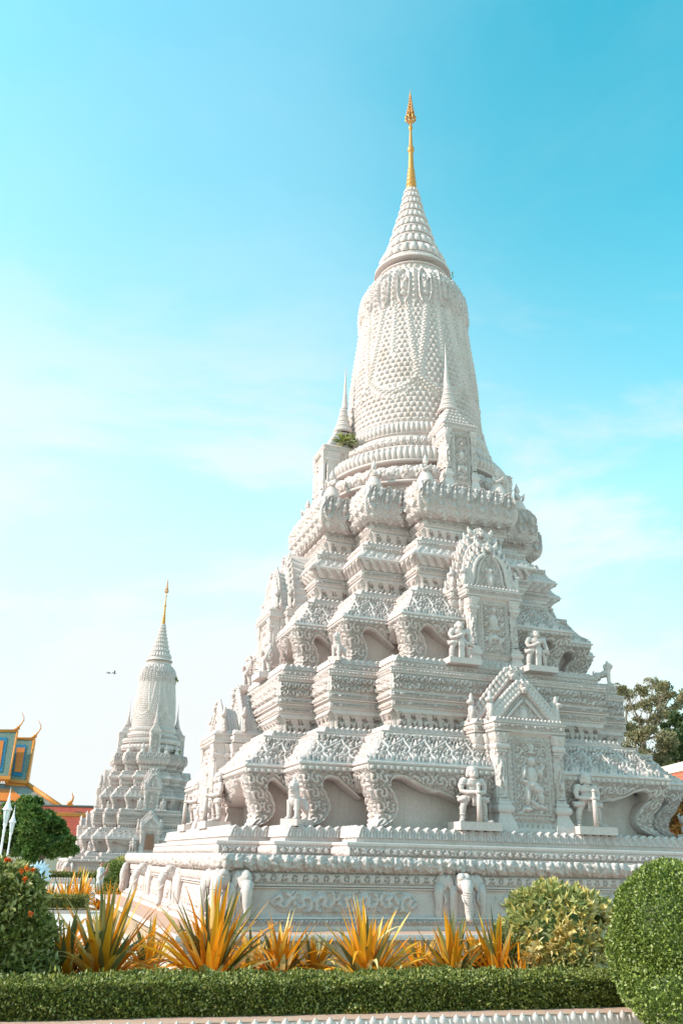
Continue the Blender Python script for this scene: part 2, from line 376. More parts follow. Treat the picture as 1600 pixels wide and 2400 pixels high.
# ---------------------------------------------------------------- stepped square plans
AO, CO = 0.90, 1.20
def loop_red(m):
    m = np.asarray(m, float); a = m + AO; c = m - CO
    q = [(-a, -c), (-m, -c), (-m, -m), (-c, -m), (-c, -a)]
    out = []
    for r in range(4):
        for x, y in q:
            for _ in range(r): x, y = -y, x
            out.append(np.stack([x, y], -1))
    return np.stack(out, -2)                         # (nv, 20, 2) counter-clockwise
def loop_sq(m):
    m = np.asarray(m, float)
    return np.stack([np.stack(p, -1) for p in ((-m, -m), (m, -m), (m, m), (-m, m))], -2)
CAMXY = np.array([CAM.x, CAM.y])
def visible(mid, n):
    d = CAMXY - mid; return (d @ n) / np.hypot(*d) > -0.10
RES = 0.021
CUT = ('scroll', 'rinc', 'diam', 'ring', 'arch', 'net')
def run(mb, loop, pts, pat=None, amp=0.03, mat=0, res=RES, w=None, lift=0.0, frame=True):
    """sweeps a profile [(m, z)...] round the plan; pattern relief on the facets that can be seen"""
    pts = np.asarray(pts, float)
    seg = np.r_[0, np.cumsum(np.hypot(*np.diff(pts, axis=0).T))]; H = seg[-1]
    def rows(n):
        t = np.linspace(0, H, n) if n > len(pts) else seg
        return t, np.interp(t, seg, pts[:, 0]), np.interp(t, seg, pts[:, 1])
    nf = loop(pts[:1, 0]).shape[1]
    for i in range(nf):
        def geo(n):
            t, m, z = rows(n); Lp = loop(m); return t, m, z, Lp[:, i], Lp[:, (i + 1) % nf]
        t, m, z, A, B = geo(2 if len(pts) == 2 else len(pts))
        d = B[0] - A[0]; L = np.hypot(*d); d = d / L; n = np.array([d[1], -d[0]])
        det = pat is not None and visible((A[0] + B[0]) / 2, n)
        if det:
            nv = max(len(pts), int(math.ceil(H / res)) + 1); t, m, z, A, B = geo(nv); nu = int(math.ceil(L / res)) + 1
        else: nu = 2
        s = np.linspace(0, 1, nu)
        P = np.empty((nu, len(t), 3))
        P[..., :2] = A[None] + (B - A)[None] * s[:, None, None]; P[..., 2] = z[None]
        if det:
            dm, dz = np.gradient(m, t), np.gradient(z, t); ln = np.hypot(dm, dz) + 1e-9
            Lm = np.hypot(*(B - A).T)
            U = s[:, None] * Lm[None]; V = np.broadcast_to(t[None], U.shape)
            h = PAT[pat](U, V, float(Lm.mean()), H, w)
            if pat in CUT: h = sstep(h, .06, .40)
            if frame:
                e = np.minimum(np.minimum(U, Lm[None] - U), np.minimum(V, H - V) * 1.5)
                h = h * sstep(e, .02, .055)
                if H > .16: h = np.maximum(h, sstep(.030 - e, -.006, .008) * sstep(e, .004, .016) * .6)
            else: h = h * sstep(np.minimum(U, Lm[None] - U), .0, .04)
            h = h * amp * 2.1
            P[..., 0] += h * (n[0] * dz / ln)[None]; P[..., 1] += h * (n[1] * dz / ln)[None]; P[..., 2] += h * (-dm / ln)[None]
        mb.grid(P, mat, smooth=len(pts) > 2 or det)
def crenel(mb, loop, m0, m1, z0, H, tooth=.17, amp=.035, dep=.09, mat=0):
    nf = loop(np.array([m0])).shape[1]
    A0, A1 = loop(np.array([m0]))[0], loop(np.array([m1]))[0]
    for i in range(nf):
        a, b = A0[i], A0[(i + 1) % nf]; d = b - a; L = np.hypot(*d); d = d / L; n = np.array([d[1], -d[0]])
        det = visible((a + b) / 2, n); k = max(1, int(round(L / tooth))); nu = k * (12 if det else 2) + 1
        s = np.linspace(0, 1, nu); x = ((s * k) % 1 - .5) * 2; x[-1] = 1
        top = H * (.76 + .24 * np.clip(1 - np.abs(x), 0, 1) ** .9)
        tt = np.linspace(0, 1, 10 if det else 2)
        P = np.empty((nu, len(tt) + 2, 3))
        for j, t in enumerate(tt):
            base = a + (b - a) * s[:, None]; base2 = A1[i] + (A1[(i + 1) % nf] - A1[i]) * s[:, None]
            h = amp * 2.1 * (np.exp(-((np.abs(x) - .62 * math.sqrt(max(0, 1 - (t / .86) ** 3))) / .15) ** 2) * (t < .86) + np.exp(-(x / (.30 * (1 - .5 * t))) ** 2) * (.9 if t < .72 else .3) + .8 * (t > .86) * np.exp(-(x / .5) ** 2)) if det else 0 * x
            h = h * (0.15 if t == 1 else 1)
            P[:, j, :2] = base * (1 - t) + base2 * t + n * h[:, None]; P[:, j, 2] = z0 + top * t
        P[:, -2, :2] = P[:, -3, :2] - n * dep; P[:, -2, 2] = z0 + top * .97
        P[:, -1, :2] = P[:, -2, :2]; P[:, -1, 2] = z0 - .02
        mb.grid(P, mat)
def disc(mb, loop, m, z, mat=0):
    V = loop(np.array([m]))[0]; c = mb.verts([(0, 0, z)]); b = mb.verts([(x, y, z) for x, y in V]); n = len(V)
    mb.tris([[c, b + i, b + (i + 1) % n] for i in range(n)], mat)
def rev(mb, prof, pat=None, amp=.03, n=None, w=None, mat=0, res=RES, hfun=None):
    """a turned profile [(r, z)...] with relief"""
    pts = np.asarray(prof, float); seg = np.r_[0, np.cumsum(np.hypot(*np.diff(pts, axis=0).T))]; H = seg[-1]
    R = pts[:, 0].max()
    n = n or max(24, int(2 * math.pi * R / (res if (pat or hfun) else .12)))
    nv = max(len(pts), int(H / res) + 1) if (pat or hfun) else len(pts)
    t = np.linspace(0, H, nv) if nv > len(pts) else seg
    r = np.interp(t, seg, pts[:, 0]); z = np.interp(t, seg, pts[:, 1])
    a = np.linspace(0, 2 * math.pi, n, endpoint=False)
    rr = np.broadcast_to(r[None], (n, nv)).copy(); zz = np.broadcast_to(z[None], (n, nv)).copy()
    if pat or hfun:
        dr, dz = np.gradient(r, t), np.gradient(z, t); ln = np.hypot(dr, dz) + 1e-9
        L = 2 * math.pi * R; U = np.broadcast_to((a / (2 * math.pi) * L)[:, None], rr.shape); V = np.broadcast_to(t[None], rr.shape)
        h = amp * (hfun(np.broadcast_to(a[:, None], rr.shape), zz) if hfun else PAT[pat](U, V, L, H, w) * sstep(np.minimum(V, H - V), 0, .02))
        rr += h * (dz / ln)[None]; zz = zz + h * (-dr / ln)[None]
    mb.grid(np.stack([rr * np.cos(a)[:, None], rr * np.sin(a)[:, None], zz], -1), mat, len(pts) > 2 or bool(pat or hfun), True)
def ell(mb, c, r, n=12, mat=0, rot=None, k=None):
    k = k or max(6, n // 2 + 1)
    a = np.linspace(0, 2 * math.pi, n, endpoint=False); p = np.linspace(-math.pi / 2, math.pi / 2, k)
    X = np.cos(a)[:, None] * np.cos(p)[None] * r[0]; Y = np.sin(a)[:, None] * np.cos(p)[None] * r[1]; Z = np.broadcast_to(np.sin(p)[None] * r[2], X.shape)
    P = np.stack([X, Y, Z], -1)
    if rot is not None: P = P @ np.array(rot.to_3x3()).T
    mb.grid(P + np.array(c), mat, True, True)

# ================================================================ the big stupa
STUPA = empty("carved_stupa", (0, 0, 0), 0, "large white carved stupa with a gilded spire, filling the right of the view", "stupa", "white stupas")
STONE = [M_plain, M_carve, M_fine, M_wall, M_pink, M_found]
P_, C_, F_, W_, K_, G_ = range(6)
def part(mb, name, parent=None): return mb.build(name, STONE, parent or STUPA)

# --- ledge and plinth
b = MB()
run(b, loop_sq, [(7.66, -.02), (7.68, .49)], mat=G_); run(b, loop_sq, [(7.68, .49), (7.84, .495)], mat=P_)
run(b, loop_sq, [(7.84, .495), (7.84, .57), (7.82, .585)], mat=P_); run(b, loop_sq, [(7.82, .585), (7.0, .588)], mat=K_)
part(b, "ledge")
b = MB()
run(b, loop_sq, [(7.12, .588), (7.12, .66)], mat=P_); run(b, loop_sq, [(7.12, .66), (7.06, .67)], mat=P_)
run(b, loop_sq, [(7.06, .67), (7.04, .775)], 'scroll', .035, C_); run(b, loop_sq, [(7.07, .775), (7.06, .80), (6.97, .82)], mat=P_)
run(b, loop_sq, [(6.97, .82), (6.92, 1.262)], mat=W_)
run(b, loop_sq, [(6.92, 1.262), (6.965, 1.27), (6.965, 1.295)], mat=P_); run(b, loop_sq, [(6.93, 1.30), (6.965, 1.31), (6.965, 1.335), (6.92, 1.34)], mat=P_)
run(b, loop_sq, [(6.925, 1.34), (6.925, 1.545)], 'arch', .03, C_, w=.2); run(b, loop_sq, [(6.95, 1.545), (6.96, 1.60)], mat=P_)
run(b, loop_sq, [(6.96, 1.60), (6.985, 1.605), (7.03, 1.65), (7.045, 1.70), (7.04, 1.76), (7.0, 1.80)], 'leaf', .045, C_, frame=False)
run(b, loop_sq, [(7.015, 1.80), (7.02, 1.838)], mat=P_); run(b, loop_sq, [(7.02, 1.838), (5.0, 1.85)], mat=W_)
# cartouches with pointed ends, three to a side
for side in range(4):
    R = Matrix.Rotation(side * math.pi / 2, 4, 'Z')
    for cx in (-4.62, 0.0, 4.62):
        hw = 1.47; nu, nv = 96, 15
        s = np.linspace(-1, 1, nu); v = np.linspace(-1, 1, nv)
        hh = .192 * np.clip((1 - np.abs(s)) / .15, 0, 1)
        X = cx + s[:, None] * hw + 0 * v[None]; Z = 1.055 + hh[:, None] * v[None]
        h = sstep(o_scroll(X - cx + hw, Z - .86, 2 * hw, .39), .06, .4) * sstep(np.minimum(1 - np.abs(v[None]), .2) * hh[:, None], .0, .025)
        h2 = .03 + .055 * h; h2[:, [0, -1]] = -.02; h2[[0, -1]] = -.02
        Y = -(6.97 - (Z - .82) * .113) - h2
        if side in (0, 3): pass
        Pm = np.stack([X, Y, Z], -1) @ np.array(R.to_3x3()).T
        b.grid(Pm, C_)
part(b, "plinth")
# --- elephants carved on the plinth
def elephant():
    e = MB()
    for s in (-1, 1):                                # columns of the forelegs
        e.tube([(s * .15, -.05, .60), (s * .15, -.07, .80), (s * .145, -.07, 1.15), (s * .13, -.05, 1.35)], [.085, .07, .075, .09], 12, P_)
        e.tube([(s * .15, -.05, .60), (s * .15, -.06, .66)], [.10, .085], 12, P_)
    ell(e, (0, -.13, 1.42), (.125, .19, .17), 16, P_)
    for s in (-1, 1): ell(e, (s * .05, -.20, 1.50), (.075, .10, .085), 12, P_)
    e.tube([(0, -.28, 1.43), (0, -.35, 1.27), (0, -.36, 1.08), (0, -.35, .92), (0, -.37, .81), (.0, -.42, .76)], [.105, .09, .072, .06, .052, .04], 14, P_)
    for k in range(9): e.lathe([(.080 - .0045 * k, -.010), (.099 - .0045 * k, 0), (.080 - .0045 * k, .010)], (0, -.353, 1.25 - .045 * k), 14, P_)
    for s in (-1, 1):
        e.tube([(s * .075, -.30, 1.20), (s * .095, -.38, 1.10), (s * .08, -.43, 1.05)], [.026, .02, .006], 8, P_)     # tusks
        ell(e, (s * .092, -.275, 1.39), (.030, .026, .022), 8, P_); ell(e, (s * .07, -.27, 1.44), (.05, .03, .014), 8, P_)
        ell(e, (s * .20, -.08, 1.40), (.075, .035, .15), 14, P_, Matrix.Rotation(s * .30, 4, 'Y')); ell(e, (s * .175, -.075, 1.28), (.045, .03, .10), 10, P_)
        # flanking heads in profile with trunks curling inwards
        ell(e, (s * .34, -.02, 1.42), (.115, .09, .15), 14, P_); ell(e, (s * .30, -.085, 1.38), (.06, .03, .13), 12, P_, Matrix.Rotation(-s * .25, 4, 'Y')); ell(e, (s * .40, -.08, 1.45), (.03, .02, .02), 8, P_)
        e.tube([(s * .37, -.03, 1.38), (s * .41, -.05, 1.20), (s * .40, -.05, 1.02), (s * .425, -.05, .87), (s * .40, -.05, .77), (s * .33, -.05, .735), (s * .275, -.05, .78), (s * .285, -.05, .84), (s * .33, -.05, .845), (s * .345, -.05, .80)],
               [.10, .085, .068, .06, .052, .046, .04, .033, .024, .012], 12, P_)
        e.tube([(s * .33, -.07, 1.25), (s * .30, -.11, 1.10), (s * .34, -.13, 1.0)], [.025, .02, .006], 8, P_)
        for k in range(4): ell(e, (s * (.45 - .012 * k), .0, 1.30 - .13 * k), (.035, .04, .075), 8, P_, Matrix.Rotation(s * .3, 4, 'Y'))
    e.box((0, -.0, 1.15), (.36, .05, .40), W_)
    return e
e0 = elephant().build("elephant_head", STONE, STUPA)
first = True
for side in range(4):
    for u, turn in ((-2.31, 0), (2.31, 0), (-6.83, -math.pi / 4)):
        o = e0 if first else e0.copy()
        if not first: COL.objects.link(o); o.parent = STUPA
        first = False
        v = Matrix.Rotation(side * math.pi / 2, 3, 'Z') @ Vector((u, -6.94 if turn == 0 else -6.83, 0))
        o.location = v; o.rotation_euler = (0, 0, side * math.pi / 2 + turn); o.scale = (1.12, 1.05, 1.0)
# --- terrace A
b = MB()
run(b, loop_red, [(5.655, 1.832), (5.655, 2.02)], 'diam', .035, C_); run(b, loop_red, [(5.655, 2.02), (5.685, 2.03), (5.685, 2.085), (5.67, 2.095)], mat=P_)
run(b, loop_red, [(5.67, 2.095), (5.38, 2.10)], mat=W_); run(b, loop_red, [(5.387, 2.10), (5.387, 2.187)], mat=P_)
disc(b, loop_red, 5.30, 2.375, W_)
part(b, "lower_terrace")
b = MB(); crenel(b, loop_red, 5.385, 5.345, 2.187, .235, .205); part(b, "lotus_parapet")

# --- scroll brackets under the eaves
def bracket_tier(z0, z1, prof, mw, Lmain, mains, depth=.36):
    prof = np.asarray(prof, float)
    mz = lambda z: np.interp(z, prof[:, 0], prof[:, 1])
    H = z1 - z0
    wb = MB(); run(wb, loop_red, [(mw, z0), (mw, z1)], mat=W_); part(wb, "recessed_wall")
    tb, sb_ = np.array([[0, .10], [.04, .2], [.12, .33], [.25, .43], [.42, .49], [.58, .48], [.66, .45], [.72, .40]]).T
    V0 = loop_red(np.array([4.0]))[0]
    corners = {}
    for i in range(20):
        # every facet: which of its ends is a convex corner (index 0, 2, 4 of each quadrant)
        for end in (0, 1):
            vi = (i + end) % 20
            if vi % 5 in (0, 2, 4):
                corners.setdefault(vi, []).append((i, end))
    for vi, fac in corners.items():
        mb = MB()
        for i, end in fac:
            main = i % 5 == 4
            Ls = Lmain if main else float(np.hypot(*(V0[(i + 1) % 20] - V0[i])))
            d = V0[(i + 1) % 20] - V0[i]; d = d / np.hypot(*d); n = np.array([d[1], -d[0]])
            if end: d = -d
            mid = (V0[i] + V0[(i + 1) % 20]) / 2; det = visible(mid, n)
            res = RES if det else .12
            K = lambda z: loop_red(mz(np.asarray(z).ravel()))[:, vi].reshape(*np.shape(z), 2)
            sc = min(1.0, Ls / 1.0) if Ls < 1 else 1.0
            if main: sv, tv = np.array(mains).T
            elif Ls > 1: sv, tv = np.array([[.40, .72], [.43, .80], [.5, .87], [.64, .90], [.8, .86], [1.0, .70], [1.2, .55]]).T
            else: sv, tv = np.array([[.40, .72], [.43, .80], [.5, .87], [.6, .89], [.75, .80], [.9, .66]]).T
            def place(s, t, h):
                z = z0 + t * H; k = K(z)
                P = np.empty((*s.shape, 3)); P[..., :2] = k + d * s[..., None] + n * h[..., None]; P[..., 2] = z; return P
            def relief(s, t, rim):
                h = sstep(o_rinc(s + .0, t * H, max(Ls, .5), H, .27), .06, .40)
                h = np.where(rim < .085, 0, h * sstep(rim, .085, .11)); h = np.maximum(h, sstep(rim, .008, .022) * sstep(.078 - rim, 0, .014) * (.75 + .25 * np.cos(2 * math.pi * (s * 6 + t * H * 6))))
                h = h * sstep(s, .0, .03); return h * .085 if det else 0 * h
            t = np.linspace(0, 1, int(H / res) + 4); u = np.linspace(0, 1, max(3, int(.5 / res) + 1))
            sb = np.where(t < .72, np.interp(t, tb, sb_), .40)
            s2 = u[:, None] * sb[None]; t2 = np.broadcast_to(t[None], s2.shape)
            rim = np.where(t2 < .72, sb[None] - s2, .3 + (t2 - .72))
            rim = np.minimum(rim, np.hypot(np.maximum(.40 - s2, 0), np.maximum(.72 - t2, 0) * H) + .0) if False else rim
            P = place(s2, t2, relief(s2, t2, rim)); P = P[::-1] if end else P
            mb.grid(P, C_)
            s = np.linspace(.40, Ls, max(6, int((Ls - .4) / res) + 1)); zv = np.interp(s, sv, tv)
            w = np.linspace(0, 1, max(3, int(.45 / res) + 1))
            s3 = np.broadcast_to(s[:, None], (len(s), len(w))); t3 = zv[:, None] + (1 - zv[:, None]) * w[None]
            P = place(s3, t3, relief(s3, t3, (t3 - zv[:, None]) * H)); P = P[::-1] if end else P
            mb.grid(P, C_)
            # returns running back to the wall
            te = np.linspace(0, .72, 24); se = np.interp(te, tb, sb_)
            dd = np.linspace(0, -depth, 3)
            P = place(np.broadcast_to(se[:, None], (24, 3)), np.broadcast_to(te[:, None], (24, 3)), np.broadcast_to(dd[None], (24, 3)))
            mb.grid(P if not end else P[::-1], W_)
            P = place(np.broadcast_to(s[:, None], (len(s), 3)), np.broadcast_to(zv[:, None], (len(s), 3)), np.broadcast_to(dd[None], (len(s), 3)))
            mb.grid(P if not end else P[::-1], W_)
        part(mb, "scroll_bracket")
bracket_tier(2.375, 3.515, [(2.37, 4.83), (2.44, 4.80), (2.50, 4.72), (2.60, 4.655), (2.74, 4.635), (2.88, 4.68), (3.08, 4.79), (3.30, 4.895), (3.515, 4.956)], 4.41, 2.85,
             [(.40, .72), (.43, .80), (.5, .87), (.66, .90), (.85, .87), (1.1, .75), (1.35, .66), (1.55, .66), (1.75, .60), (1.95, .52), (2.1, .48), (2.85, .47)])
bracket_tier(6.15, 7.263, [(6.14, 3.46), (6.22, 3.43), (6.30, 3.36), (6.42, 3.31), (6.58, 3.31), (6.75, 3.36), (6.95, 3.45), (7.263, 3.582)], 3.13, 1.66,
             [(.40, .72), (.43, .80), (.5, .87), (.62, .90), (.75, .86), (.92, .68), (1.05, .60), (1.2, .55), (1.3, .49), (1.66, .48)])
# --- eave roof 1
b = MB()
run(b, loop_red, [(4.94, 3.515), (4.99, 3.525)], mat=P_); run(b, loop_red, [(4.99, 3.522), (5.0, 3.655)], 'dent', .03, P_, w=.15)
run(b, loop_red, [(5.0, 3.655), (5.035, 3.662), (5.04, 3.70), (5.015, 3.715)], mat=P_)
run(b, loop_red, [(5.015, 3.715), (4.93, 3.745), (4.80, 3.85), (4.67, 4.01), (4.57, 4.15), (4.50, 4.225)], 'net', .055, C_, w=.5)
run(b, loop_red, [(4.50, 4.215), (4.50, 4.40)], 'diam', .04, C_, w=.22); run(b, loop_red, [(4.50, 4.40), (4.515, 4.405), (4.515, 4.43)], mat=P_); run(b, loop_red, [(4.515, 4.43), (4.20, 4.435)], mat=P_)
part(b, "eave_roof")
b = MB(); crenel(b, loop_red, 4.29, 4.26, 4.435, .165, .13, .025, .07); part(b, "lotus_parapet")
# --- neck and frieze 1
b = MB()
run(b, loop_red, [(3.84, 4.42), (3.86, 4.62), (3.90, 4.82), (3.97, 4.95), (4.04, 5.03)], 'arch', .05, C_, w=.27); run(b, loop_red, [(4.045, 5.03), (4.065, 5.035), (4.065, 5.06)], mat=P_)
run(b, loop_red, [(4.055, 5.06), (4.055, 5.19)], 'ring', .03, C_); run(b, loop_red, [(4.055, 5.19), (4.07, 5.20), (4.07, 5.225)], mat=P_)
part(b, "arched_neck")
b = MB()
run(b, loop_red, [(4.05, 5.225), (4.125, 5.232)], mat=P_); run(b, loop_red, [(4.125, 5.232), (4.125, 5.26)], mat=P_)
run(b, loop_red, [(4.105, 5.26), (4.105, 5.39)], 'ring', .035, C_); run(b, loop_red, [(4.105, 5.39), (4.115, 5.395), (4.115, 5.415), (4.075, 5.42)], mat=P_)
run(b, loop_red, [(4.075, 5.42), (4.075, 5.80)], 'rinc', .05, C_, w=.25); run(b, loop_red, [(4.085, 5.80), (4.125, 5.815), (4.125, 5.84)], mat=P_)
run(b, loop_red, [(4.115, 5.84), (4.115, 5.93)], 'ring', .03, C_); run(b, loop_red, [(4.12, 5.93), (4.135, 5.935), (4.135, 5.955), (4.11, 5.96)], mat=P_)
run(b, loop_red, [(4.11, 5.96), (3.98, 5.965)], mat=P_); run(b, loop_red, [(3.99, 5.965), (3.985, 6.085)], 'ring', .03, C_); run(b, loop_red, [(3.985, 6.085), (4.0, 6.09), (4.0, 6.11), (3.9, 6.115)], mat=P_)
disc(b, loop_red, 3.95, 6.13, W_)
part(b, "frieze_terrace")
b = MB(); crenel(b, loop_red, 3.985, 3.955, 6.11, .165, .16, .03, .07); part(b, "lotus_parapet")
# --- eave roof 2
b = MB()
run(b, loop_red, [(3.57, 7.263), (3.60, 7.27)], mat=P_); run(b, loop_red, [(3.60, 7.265), (3.61, 7.375)], 'dent', .03, P_, w=.14)
run(b, loop_red, [(3.61, 7.375), (3.645, 7.382), (3.65, 7.415), (3.625, 7.43)], mat=P_)
run(b, loop_red, [(3.625, 7.43), (3.55, 7.46), (3.43, 7.58), (3.32, 7.74), (3.23, 7.90), (3.185, 7.985)], 'net', .05, C_, w=.42)
run(b, loop_red, [(3.185, 7.975), (3.175, 8.14)], 'diam', .035, C_, w=.2); run(b, loop_red, [(3.175, 8.14), (3.19, 8.145), (3.19, 8.17)], mat=P_); run(b, loop_red, [(3.19, 8.17), (2.85, 8.18)], mat=P_)
part(b, "eave_roof")
b = MB(); crenel(b, loop_red, 2.97, 2.94, 8.18, .20, .13, .025, .07); part(b, "lotus_parapet")
# --- neck 2, flared cornice and small roof
b = MB()
run(b, loop_red, [(2.66, 8.18), (2.68, 8.35), (2.73, 8.55), (2.79, 8.68), (2.845, 8.75)], 'arch', .05, C_, w=.27); run(b, loop_red, [(2.85, 8.75), (2.875, 8.757), (2.88, 8.79)], mat=P_)
run(b, loop_red, [(2.865, 8.79), (2.865, 8.92)], 'ring', .03, C_); run(b, loop_red, [(2.865, 8.92), (2.88, 8.925), (2.88, 8.95), (2.80, 8.96)], mat=P_)
part(b, "arched_neck")
b = MB()
run(b, loop_red, [(2.80, 8.96), (2.82, 9.02), (2.89, 9.11), (2.98, 9.18), (3.045, 9.215)], 'lotus', .045, C_, w=.26)
run(b, loop_red, [(3.045, 9.215), (3.06, 9.22), (3.06, 9.25), (3.04, 9.26)], mat=P_)
run(b, loop_red, [(3.04, 9.26), (2.96, 9.32), (2.88, 9.42), (2.83, 9.54)], 'leaf', .03, C_, w=.2); run(b, loop_red, [(2.83, 9.545), (2.825, 9.665)], 'scroll', .03, C_)
run(b, loop_red, [(2.825, 9.665), (2.84, 9.67), (2.84, 9.69)], mat=P_); run(b, loop_red, [(2.84, 9.69), (2.5, 9.70)], mat=P_)
part(b, "flared_cornice")
b = MB(); crenel(b, loop_red, 2.70, 2.68, 9.70, .165, .12, .022, .06); part(b, "lotus_parapet")
# --- neck 3 and the lotus tier
b = MB()
run(b, loop_red, [(2.30, 9.70), (2.32, 9.95), (2.38, 10.14), (2.44, 10.27)], 'arch', .05, C_, w=.27); run(b, loop_red, [(2.445, 10.27), (2.475, 10.28), (2.475, 10.31)], mat=P_)
run(b, loop_red, [(2.465, 10.31), (2.465, 10.46)], 'ring', .035, C_); run(b, loop_red, [(2.465, 10.46), (2.485, 10.465), (2.485, 10.50)], mat=P_)
part(b, "arched_neck")
b = MB()
run(b, loop_red, [(2.45, 10.50), (2.55, 10.53), (2.66, 10.63), (2.72, 10.78), (2.74, 10.97), (2.715, 11.22), (2.66, 11.42), (2.60, 11.56)], 'med', .066, C_, w=.44, frame=False)
run(b, loop_red, [(2.60, 11.56), (2.52, 11.55)], mat=P_); disc(b, loop_red, 2.55, 11.555, W_)
part(b, "lotus_tier")
# --- drum with four flower rings
b = MB(); rev(b, [(2.72, 11.55), (2.72, 11.90)], mat=W_, n=96); part(b, "drum")
def torus_ring(name, r, rin, z0, z1, zs, pat, w):
    b = MB()
    rev(b, [(rin, zs), (r - .03, zs)], mat=P_, n=96); rev(b, [(r - .03, zs), (r, zs + .02), (r, zs + .07), (r - .06, zs + .08)], mat=P_, n=96)
    h = z1 - z0; k = [(r - .13 * h / .4 + .13 * h / .4 * math.sin(math.pi * t) ** .6, z0 + h * t) for t in np.linspace(0, 1, 9)]
    rev(b, k, pat, .085, w=w, mat=P_); rev(b, [(r - .13, z1), (rin - .2, z1 + .01)], mat=P_, n=96)
    return part(b, name)
torus_ring("flower_ring", 2.98, 2.7, 11.97, 12.44, 11.89, 'flower', .40)
b = MB(); rev(b, [(2.62, 12.44), (2.62, 12.62)], mat=W_, n=96); rev(b, [(2.42, 13.04), (2.42, 13.26)], mat=W_, n=96); rev(b, [(2.28, 13.58), (2.28, 13.8)], mat=W_, n=96); part(b, "drum_neck")
torus_ring("flower_ring", 2.90, 2.6, 12.68, 13.05, 12.60, 'lotus', .17)
torus_ring("flower_ring", 2.52, 2.4, 13.29, 13.60, 13.22, 'flower', .21)
torus_ring("flower_ring", 2.33, 2.2, 13.86, 14.15, 13.79, 'lotus', .15)
# --- bell
def bell_relief(a, z):
    rh = .185; k = np.floor(z / rh); f = z / rh - k
    nw = 70; x = ((a * nw / (2 * math.pi) + .5 * (k % 2)) % 1 - .5) * 2
    def scale(x, f):                                 # one scale hangs from the row above
        return 1 - f, np.abs(x)
    y = f; d = np.hypot(x, 1.05 * (1 - y))
    ir = .78 + .3 * np.sin(k * 12.9898 + np.floor(a * nw / (2 * math.pi) + .5 * (k % 2)) * 78.233)
    h = sstep(1.02 - d, 0, .10) * (.30 + .62 * (1 - y)) + .20 * ir * np.exp(-((x / .32) ** 2 + ((y - .60) / .24) ** 2)) - .3 * np.exp(-((d - .72) / .07) ** 2)
    P = math.pi / 4; ph = ((a + math.radians(110)) % P) / P; q = np.minimum(ph, 1 - ph)     # 0 at the garland's hooks
    zs = 16.02 - .62 * np.sin(math.pi * ph) ** .8
    def cord(dz, wd): return np.exp(-(dz / wd) ** 2)
    tex = .62 + .38 * np.cos(z * 42 + a * 22) * np.cos(a * 62 - z * 9)
    sw = cord(z - zs, .15); sw2 = cord(z - zs + .26, .05)
    up = sstep(z, 15.9, 16.1)
    qq = np.abs(q * P - .17 * np.clip((z - 16.0) / 2.9, 0, 1) ** .8)
    g = cord(qq * 1.85, .11) * up; g3 = cord((q - .5) * P * 1.85, .09) * sstep(z, 16.6, 16.9)
    ros = np.exp(-((q * P * 1.9) ** 2 + (z - 16.1) ** 2) / .03)
    ov = np.maximum.reduce([sw, sw2, g, g3 * .8, ros])
    return np.maximum(h * (1 - ov), ov * tex * 1.25) * sstep(z, 14.25, 14.4)
b = MB(); rev(b, [(2.16, 14.16), (2.13, 14.7), (2.12, 15.28), (2.08, 16.4), (1.99, 17.28), (1.88, 18.1), (1.80, 18.93), (1.78, 19.1)], mat=P_, amp=.10, hfun=bell_relief, res=.022); part(b, "bell")
b = MB()
col = [(1.76, 18.90), (1.81, 18.93), (1.825, 19.2), (1.815, 19.55), (1.755, 19.92), (1.60, 20.27), (1.40, 20.57), (1.22, 20.76)]
def collar_relief(a, z):
    t = np.clip((z - 18.9) / 1.86, 0, 1); n = 16
    x = ((a * n / (2 * math.pi)) % 1 - .5) * 2; low = .10 * (np.abs(x) ** 1.5)
    hw = .66 * np.sqrt(np.clip(1 - np.clip(np.abs(t - .40) / .42, 0, 1) ** 3, 0, 1)); e = hw - np.abs(x)
    rim = np.exp(-((e - .10) / .07) ** 2)
    def el(cx, cz, rx, rz): return np.sqrt(np.clip(1 - ((np.abs(x) - cx) / rx) ** 2 - ((t - cz) / rz) ** 2, 0, 1))
    face = np.maximum.reduce([el(0, .40, .34, .16) * .6, el(.15, .45, .1, .03), el(0, .40, .09, .07), el(0, .31, .2, .03), el(0, .58, .22, .08) * .8, el(.25, .52, .08, .06), el(0, .20, .3, .05) * .8])
    x2 = 1 - np.abs(x)
    mid = np.clip(1 - x2 / .34, 0, 1) * (.55 + .35 * np.cos(t * 55 - x2 * 9)) * sstep(.97 - t, 0, .1)
    tip = np.exp(-((x / .22) ** 2 + ((t - .90) / .07) ** 2))
    return np.where(e > 0, np.maximum(rim, face), mid) + .8 * tip * (e <= 0) + .15 * np.cos(a * 110) * np.cos(z * 60)
rev(b, col, mat=P_, amp=.14, hfun=collar_relief, res=.024); part(b, "bell_collar")
# --- cap ring and ringed cone
b = MB()
rev(b, [(1.22, 20.72), (1.17, 20.78), (1.20, 20.98)], 'lotus', .04, w=.2, mat=F_); rev(b, [(1.20, 20.98), (1.25, 21.0), (1.25, 21.04), (1.2, 21.06)], 'bead', .012, w=.06, mat=P_)
rev(b, [(1.22, 21.06), (1.06, 21.07), (1.06, 21.19)], mat=P_, n=72); rev(b, [(1.06, 21.19), (1.37, 21.205)], mat=P_, n=72); rev(b, [(1.36, 21.20), (1.375, 21.23), (1.36, 21.31), (1.27, 21.34)], mat=P_, n=72)
rev(b, [(1.27, 21.34), (1.18, 21.36), (1.14, 21.46), (1.10, 21.50)], 'dent', .03, w=.12, mat=P_)
part(b, "cap_ring")
b = MB()
zb = [21.46, 22.08, 22.62, 23.10, 23.54, 23.94, 24.32, 24.68, 25.00, 25.28]; Rb = [1.13, .90, .765, .66, .555, .455, .385, .325, .265, .19]
